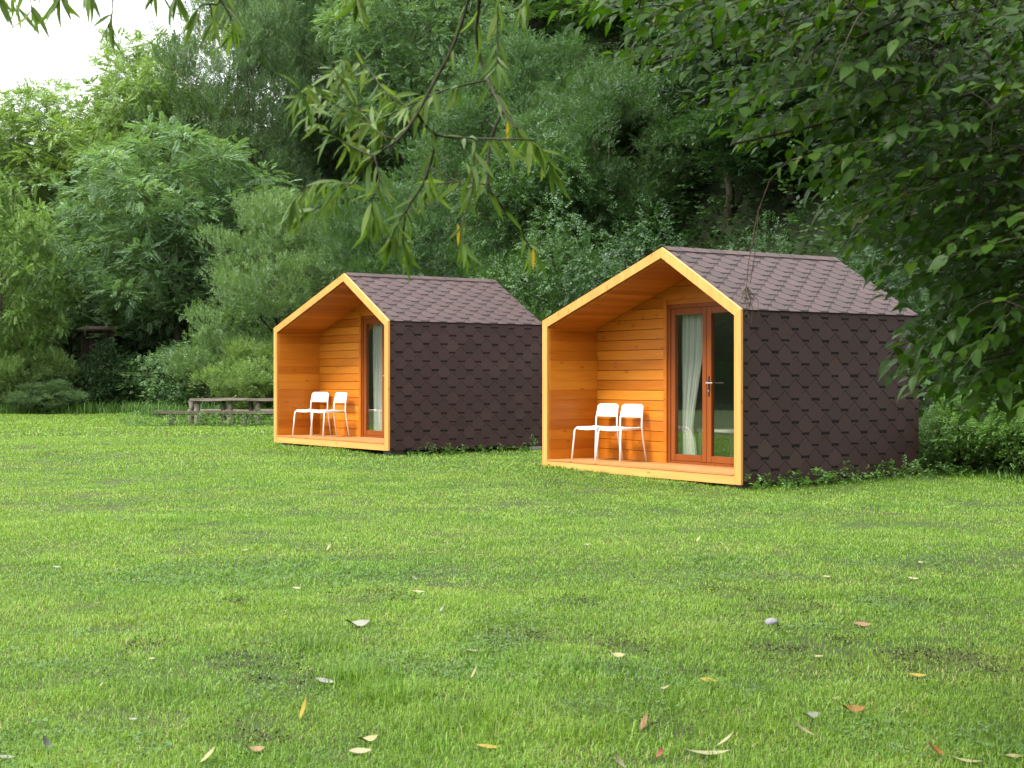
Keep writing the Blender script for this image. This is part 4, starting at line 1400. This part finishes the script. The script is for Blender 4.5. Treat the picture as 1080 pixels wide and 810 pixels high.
def near_willow():
    q = random.Random(3); g = np.random.default_rng(3)
    B = Vector((-2.6, -1.6, -.05))
    root = empty('willow_tree', B)
    tag(root, 'near willow with thin dangling twigs of narrow leaves hanging from the top of the picture', 'tree')
    m = MB()
    m.tube([Vector((0, 0, -.1)), Vector((.05, .0, .9)), Vector((.0, .08, 2.0)), Vector((.08, .15, 3.2)), Vector((.0, .1, 4.6)), Vector((.1, 0, 6.4))], [.34, .26, .23, .20, .13, .04], 14)
    m.build('trunk', BARK, root, smooth=True)
    TW = [  # (depth, radius, pixels)
        (3.55, .0052, [(502, -60), (495, -5), (478, 48), (455, 92), (440, 120), (420, 147), (395, 165), (370, 195), (345, 212)], .30),
        (3.55, .0040, [(440, 120), (460, 142), (500, 146), (540, 147), (563, 148)], .35),
        (3.55, .0040, [(460, 142), (455, 170), (445, 197), (430, 220), (425, 250), (428, 268)], .8),
        (3.75, .0065, [(512, -60), (505, 5), (503, 45), (515, 85), (530, 115), (546, 136)], .25),
        (3.75, .0045, [(530, 118), (517, 150), (515, 195), (525, 212), (545, 240), (562, 265)], .45),
        (3.70, .0030, [(526, -60), (525, 10), (524, 75)], .6),
        (3.6, .0026, [(512, 85), (470, 95), (430, 112), (390, 127), (345, 105), (325, 88)], .8),
        (3.55, .0024, [(420, 147), (400, 140), (375, 110), (352, 72)], 1.3),
        (3.5, .0024, [(395, 165), (362, 150), (335, 128), (316, 95)], 1.3),
        (3.5, .0022, [(370, 195), (340, 190), (322, 200), (308, 215)], 1.3),
        (3.6, .0022, [(500, 146), (498, 200), (487, 240), (490, 262)], .7),
        (3.5, .0024, [(430, 220), (418, 238), (412, 258)], 1.4),
        (3.6, .0022, [(563, 148), (575, 165), (584, 180)], .9),
        (3.65, .0022, [(515, 195), (480, 192), (450, 197)], .8),
        (3.5, .0022, [(395, 165), (400, 190), (392, 215), (396, 235)], 1.2),
        (3.6, .0022, [(440, 120), (410, 100), (385, 70), (360, 62)], 1.2),
        (3.6, .0022, [(345, 212), (330, 222), (318, 218)], 1.2),
        (3.8, .0022, [(560, -40), (556, -5), (548, 8)], .8),
        (3.5, .0030, [(246, -60), (232, 0), (222, 4), (212, 6), (206, 16)], .55),
        (3.5, .0022, [(232, 0), (240, 12), (248, 30)], .6),
        (3.5, .0022, [(222, 4), (224, 18), (228, 28)], .5),
        (3.3, .0026, [(116, -60), (119, 2), (118, 18), (113, 32)], .65),
        (3.3, .0026, [(28, -60), (32, -5), (34, 14)], .6),
        (3.4, .0022, [(18, -60), (17, 0), (18, 8)], .4),
        (3.4, .0022, [(60, -60), (63, -20), (64, -2)], .4),
        (3.4, .0022, [(100, -60), (96, -25), (93, -8)], .4),
        (3.4, .0022, [(168, -60), (165, -20), (164, -2)], .5),
        (3.4, .0022, [(186, -60), (187, -15), (186, -2)], .5),
        (3.4, .0022, [(370, -60), (375, -12), (378, 2)], 1.0),
        (3.3, .0022, [(-8, -60), (-4, -20), (-2, 0)], .5),
    ]
    ml = MB()
    pos, fwd, up, scl, tint = [], [], [], [], []
    # limbs above the picture, from the trunk to the twigs' upper ends
    tops = [at(505, -60, 3.65) - B, at(246, -60, 3.5) - B, at(100, -60, 3.35) - B, at(10, -60, 3.4) - B, at(370, -60, 3.5) - B, at(560, -60, 3.8) - B]
    main = bez(Vector((.08, .15, 3.1)), Vector((1.0, 2.2, 4.0)), at(430, -160, 3.7) - B, 16)
    ml.tube(main, [lerp(.085, .016, i / 16) for i in range(17)], 9)
    ml.build('limb', BARKDARK, root, smooth=True)
    mains = main[6:]
    for t_ in tops:
        s = min(mains, key=lambda p: (p - t_).length)
        ml = MB(); ml.tube(bez(s, s.lerp(t_, .5) + Vector((0, 0, .12)), t_, 8), [lerp(.012, .0055, i / 8) for i in range(9)], 7)
        ml.build('branch', BARKDARK, root, smooth=True)
    for dep, rad, pts, dens in TW:
        P = [at(px, py, dep + .12 * math.sin(px * .05 + py * .02)) - B for px, py in pts]
        if pts[0][1] <= -40:
            s = min(tops + mains, key=lambda p: (p - P[0]).length)
            if (s - P[0]).length > .02: P = [s] + P
        # smooth the polyline
        Q = []
        for i in range(len(P) - 1):
            p0, p1, p2, p3 = P[max(i - 1, 0)], P[i], P[i + 1], P[min(i + 2, len(P) - 1)]
            for k in range(5):
                u = k / 5
                Q.append(.5 * ((2 * p1) + (-p0 + p2) * u + (2 * p0 - 5 * p1 + 4 * p2 - p3) * u * u + (-p0 + 3 * p1 - 3 * p2 + p3) * u ** 3))
        Q.append(P[-1])
        mb_ = MB(); mb_.tube(Q, [rad * lerp(1, .4, i / (len(Q) - 1)) for i in range(len(Q))], 6)
        mb_.build('branch', BARKDARK, root, smooth=True)
        # leaves along it
        acc = 0; gap = .0135 / dens; sgn = 1
        tot = sum((Q[i + 1] - Q[i]).length for i in range(len(Q) - 1)); run = 0
        for i in range(len(Q) - 1):
            seg = Q[i + 1] - Q[i]; run += seg.length; acc += seg.length
            if run / tot < .12: continue
            while acc > gap:
                acc -= gap; sgn = -sgn
                d = seg.normalized(); sd = d.cross(Vector((q.gauss(0, .5), -1, q.gauss(0, .5)))).normalized()
                f_ = d * .55 + sd * sgn * .55 + Vector((q.gauss(0, .2), q.gauss(0, .35), q.gauss(-.55, .25)))
                u_ = Vector((q.gauss(0, .6), -.7 + q.gauss(0, .5), .6))
                pos.append((Q[i] + seg * q.random())[:]); fwd.append(f_[:]); up.append(u_[:]); scl.append(q.uniform(.046, .092)); tint.append(min(.95, max(0, q.gauss(.5, .2))))
        # terminal bunch
        d = (Q[-1] - Q[-2]).normalized()
        for k in range(int(4 + 3 * dens)):
            f_ = d * .3 + Vector((q.gauss(0, .4), q.gauss(0, .4), -.75 + q.gauss(0, .2)))
            pos.append((Q[-1] - d * q.uniform(0, .03))[:]); fwd.append(f_[:]); up.append((q.gauss(0, .6), -.7 + q.gauss(0, .5), .4)); scl.append(q.uniform(.052, .094)); tint.append(min(.95, max(0, q.gauss(.45, .2))))
    for (px, py, dep) in ((535, 128, 3.74), (562, 262, 3.7), (483, 236, 3.6)):     # three leaves already yellow
        pos.append((at(px, py, dep) - B)[:]); fwd.append((.05, 0, -1)); up.append((.2, -1, 0)); scl.append(.055); tint.append(.99)
    place_leaves('foliage', LANCE, pos, fwd, up, scl, tint, SALLOW, g, root)


near_willow()

# ------------------------------------------------------------------ fallen leaves
LC = {
    'cream': (.23, .21, .115), 'white': (.17, .175, .14), 'yellow': (.25, .18, .025), 'orange': (.17, .075, .014),
    'brown': (.20, .11, .06), 'red': (.16, .05, .03), 'grey': (.11, .11, .10), 'straw': (.22, .20, .09), 'green': (.22, .30, .10),
}
FL = {k: mat_plain('fallen_leaf_' + k, v, .7, .3, var=.3, scale=60) for k, v in LC.items()}


def flat_leaf(tpl, seed, wid, curl, twist):
    g = random.Random(seed)
    V = []
    for (x, y, z) in tpl[0]:
        yy = y * wid; a = twist * (x - .5)
        zz = z * .4 + curl * (x - .5) ** 2 * 1.2 + .25 * curl * abs(yy)
        V.append((x - .5, yy * math.cos(a) - .0 + .10 * curl * math.sin(x * 3), zz + yy * math.sin(a)))
    m = MB(); m.add(V, [tuple(f) for f in tpl[1]])
    o = m.build('fallen_leaf', FL['cream'], None, smooth=True, recalc=False); me = o.data
    bpy.data.objects.remove(o)
    return me


FM = {'long': flat_leaf(LANCE, 1, 1.15, .5, .8), 'curled': flat_leaf(LANCE, 2, 1.3, .95, 1.6), 'oval': flat_leaf(OVATE, 3, .85, .35, .5), 'crumpled': flat_leaf(OVATE, 4, 1.0, .9, 1.9), 'slim': flat_leaf(LANCE, 5, 1.8, .3, .4)}
GL = 'fallen leaves on the lawn'
FALL = [  # px, py, length in px, image angle, mesh, colour, label (None: one of the small alike ones)
    (377, 656, 25, 5, 'crumpled', 'white', 'large whitish crumpled leaf lying flat in the middle of the lawn'),
    (343, 714, 22, -15, 'oval', 'white', 'small white forked leaf above the tall grass tuft'),
    (320, 750, 24, 85, 'slim', 'yellow', 'narrow yellow leaf standing upright in the grass'),
    (388, 776, 22, 20, 'crumpled', 'straw', 'curled beige leaf in the front grass, upper one of a pair'),
    (380, 787, 24, 12, 'oval', 'cream', 'pale cream leaf in the front grass, lower one of a pair'),
    (515, 782, 26, -4, 'slim', 'yellow', 'deep yellow narrow leaf lying in the front grass'),
    (498, 682, 13, -5, 'oval', 'cream', 'small cream leaf left of a dark bare patch'),
    (500, 709, 14, 75, 'slim', 'straw', 'dull straw leaf standing in the grass below the small cream leaf'),
    (268, 786, 22, -8, 'crumpled', 'brown', 'brown crumpled leaf at the lower left front'),
    (47, 783, 16, -60, 'crumpled', 'grey', 'grey curled leaf in the lower left corner'),
    (6, 793, 18, 5, 'oval', 'white', 'pale leaf at the very left border of the front lawn'),
    (220, 798, 22, 55, 'oval', 'straw', 'straw coloured leaf at the bottom, left of the tall tuft'),
    (700, 722, 18, 30, 'curled', 'cream', 'cream curled leaf left of a yellow one'),
    (747, 713, 17, -8, 'oval', 'yellow', 'yellow leaf right of a cream curled one'),
    (680, 763, 20, 78, 'oval', 'brown', 'brown leaf propped upright in the front grass'),
    (745, 790, 48, 4, 'long', 'cream', 'longest pale leaf, lying straight at the bottom of the lawn'),
    (766, 782, 22, 45, 'long', 'cream', 'short pale leaf crossing the end of the longest one'),
    (845, 772, 28, -35, 'long', 'cream', 'pale slender leaf lying aslant right of the longest one'),
    (856, 751, 20, 15, 'crumpled', 'white', 'white crumpled leaf beside the orange one'),
    (899, 745, 26, -6, 'crumpled', 'orange', 'bright orange crumpled leaf at the right front'),
    (653, 803, 18, -50, 'oval', 'cream', 'cream leaf cut by the bottom of the picture'),
    (697, 795, 16, 65, 'crumpled', 'red', 'dark reddish leaf at the bottom of the lawn'),
    (740, 802, 14, -55, 'slim', 'straw', 'slender straw leaf under the longest pale leaf'),
    (985, 792, 20, -40, 'crumpled', 'orange', 'orange brown leaf in the lower right corner'),
    (1018, 797, 34, -12, 'long', 'straw', 'long straw leaf in the lower right corner'),
    (1070, 792, 20, 10, 'oval', 'straw', 'pale leaf at the right border of the front lawn'),
    (968, 708, 18, 3, 'oval', 'yellow', 'dull yellow leaf on the shaded right lawn'),
    (910, 655, 18, 2, 'oval', 'brown', 'flat brownish leaf on the shaded right lawn'),
    (862, 688, 13, 10, 'oval', 'straw', 'beige leaf on the shaded right lawn nearer the middle'),
    (780, 748, 8, -60, 'oval', 'cream', 'tiny cream leaf above the longest pale leaf'),
    (880, 732, 12, 20, 'curled', 'straw', 'thin straw leaf above the orange one'),
    (650, 688, 18, -15, 'crumpled', 'straw', 'beige crumpled leaf on a dark bare patch'),
    (978, 578, 13, -40, 'long', 'white', 'white sliver of a leaf far back on the right lawn'),
    (437, 609, 8, -35, 'oval', 'white', None), (441, 621, 14, 2, 'oval', 'cream', None), (872, 605, 9, 0, 'oval', 'cream', None),
    (963, 607, 11, -5, 'oval', 'cream', None), (140, 753, 9, 10, 'oval', 'white', None), (107, 719, 7, 60, 'oval', 'cream', None), (60, 595, 8, 0, 'oval', 'white', None),
    (257, 578, 10, 10, 'curled', 'cream', None), (347, 577, 9, 70, 'oval', 'cream', None), (466, 641, 8, 70, 'oval', 'white', None), (313, 617, 9, 0, 'oval', 'cream', None),
    (737, 568, 7, 60, 'oval', 'cream', None), (970, 590, 8, 0, 'oval', 'cream', None), (620, 572, 8, 0, 'oval', 'cream', None), (160, 690, 7, 20, 'oval', 'cream', None),
]
for (px, py, lpx, ang, mk, col, lab) in FALL:
    dx = (px - 540) / F; y = 6.0
    for _ in range(30):
        y = (CAMZ - float(lawn_z(dx * y, y)) - .035) / ((py - HORIZ) / F)
    x = dx * y
    o = link(bpy.data.objects.new('fallen_leaf', FM[mk]))
    o.material_slots[0].link = 'OBJECT'; o.material_slots[0].material = FL[col]
    L_ = lpx / F * y * .95
    o.location = (x, y, float(lawn_z(x, y)) + .013 + L_ * .03)
    a = R(ang)
    # tip the leaf so that it shows as long as in the photograph
    steep = abs(math.sin(a))
    o.rotation_euler = (R(18) + random.uniform(-.15, .15), -a * (.9 if steep > .5 else .3), a * (.25 if steep > .5 else 1.0))
    if steep > .5: o.location.z += L_ * .35
    o.scale = (L_ * 1.12,) * 3
    tag(o, lab or 'tiny pale leaf fleck lying scattered on the middle lawn', 'leaf', GL)

# a grey stone in the grass
d = CAMZ * F / (660 - HORIZ) * .97
m = MB(); bm = bmesh.new(); bmesh.ops.create_icosphere(bm, subdivisions=3, radius=1)
for v in bm.verts:
    k = 1 + .18 * (vnoise(v.co.x * 2 + 5, v.co.y * 2 + v.co.z, 3) - .5)
    v.co = Vector((v.co.x * .036 * k, v.co.y * .03 * k, v.co.z * .024 * k))
bm.verts.index_update()
m.add([v.co[:] for v in bm.verts], [[v.index for v in f.verts] for f in bm.faces]); bm.free()
o = m.build('stone', mat_plain('pale_grey_stone', (.17, .175, .18), .8, .3, var=.25), None, smooth=True)
o.location = ((814 - 540) / F * d, d, float(lawn_z((814 - 540) / F * d, d)) + .016)
tag(o, 'round pale grey stone half sunk in the grass on the right lawn', 'stone')

# ------------------------------------------------------------------ camera, sky, sun
cam = bpy.data.cameras.new('camera'); co = link(bpy.data.objects.new('camera', cam))
cam.sensor_width = 36; cam.lens = 36 * F / 1080; cam.clip_end = 2000; cam.clip_start = .05
cam.dof.use_dof = True; cam.dof.focus_distance = 21; cam.dof.aperture_fstop = 11
co.location = (0, 0, CAMZ); co.rotation_euler = (math.pi / 2 - .002, 0, 0)
sc.camera = co

SUN_EL, SUN_AZ = R(52), math.atan2(-.88, -.42)
w = bpy.data.worlds.new('World'); sc.world = w; w.use_nodes = True
nt = w.node_tree; nt.nodes.clear()
sky = nt.nodes.new('ShaderNodeTexSky'); sky.sky_type = 'NISHITA'; sky.sun_disc = False
sky.sun_elevation = SUN_EL; sky.sun_rotation = SUN_AZ % (2 * math.pi); sky.air_density = 1.5; sky.dust_density = 3.0
tc = nt.nodes.new('ShaderNodeTexCoord'); nz = nt.nodes.new('ShaderNodeTexNoise'); nz.inputs['Scale'].default_value = 1.6; nz.inputs['Detail'].default_value = 4
nt.links.new(tc.outputs['Generated'], nz.inputs['Vector'])
rp = nt.nodes.new('ShaderNodeValToRGB'); rp.color_ramp.elements[0].position = .3; rp.color_ramp.elements[0].color = (9.5, 9.8, 10.4, 1)
rp.color_ramp.elements[1].position = .7; rp.color_ramp.elements[1].color = (13, 13.1, 13.2, 1)
nt.links.new(nz.outputs['Fac'], rp.inputs['Fac'])
sx = nt.nodes.new('ShaderNodeSeparateXYZ'); nt.links.new(tc.outputs['Generated'], sx.inputs[0])
mr = nt.nodes.new('ShaderNodeMapRange'); mr.inputs['From Min'].default_value = 0; mr.inputs['From Max'].default_value = 1
mr.inputs['To Min'].default_value = .62; mr.inputs['To Max'].default_value = 1.85
nt.links.new(sx.outputs['Z'], mr.inputs['Value'])
ml_ = nt.nodes.new('ShaderNodeMixRGB'); ml_.blend_type = 'MULTIPLY'; ml_.inputs[0].default_value = 1
nt.links.new(rp.outputs[0], ml_.inputs[1]); nt.links.new(mr.outputs[0], ml_.inputs[2])
mx = nt.nodes.new('ShaderNodeMixRGB'); mx.inputs[0].default_value = .9
nt.links.new(sky.outputs[0], mx.inputs[1]); nt.links.new(ml_.outputs[0], mx.inputs[2])
bg = nt.nodes.new('ShaderNodeBackground'); bg.inputs['Strength'].default_value = .10
nt.links.new(mx.outputs[0], bg.inputs['Color'])
wo = nt.nodes.new('ShaderNodeOutputWorld'); nt.links.new(bg.outputs[0], wo.inputs['Surface'])

sl_ = bpy.data.lights.new('sun', 'SUN'); sl_.energy = 2.3; sl_.angle = R(16); sl_.color = (1, .96, .88)
so = link(bpy.data.objects.new('sun', sl_))
dirv = Vector((math.sin(SUN_AZ) * math.cos(SUN_EL), math.cos(SUN_AZ) * math.cos(SUN_EL), math.sin(SUN_EL)))
so.rotation_euler = dirv.to_track_quat('Z', 'Y').to_euler(); so.location = (-10, -10, 30)

vs = sc.view_settings
sc.display_settings.display_device = 'sRGB'
vs.view_transform = 'Standard'; vs.look = 'None'; vs.gamma = 1; vs.use_curve_mapping = False; vs.exposure = 1.42
cy = sc.cycles
sc.render.engine = 'CYCLES'
cy.use_denoising = True
try:
    cy.denoiser = 'OPENIMAGEDENOISE'; cy.denoising_input_passes = 'RGB_ALBEDO_NORMAL'; cy.denoising_prefilter = 'ACCURATE'
except Exception:
    pass
cy.max_bounces = 6; cy.diffuse_bounces = 3; cy.glossy_bounces = 3; cy.transmission_bounces = 4; cy.transparent_max_bounces = 8
cy.caustics_reflective = False; cy.caustics_refractive = False; cy.sample_clamp_indirect = 4
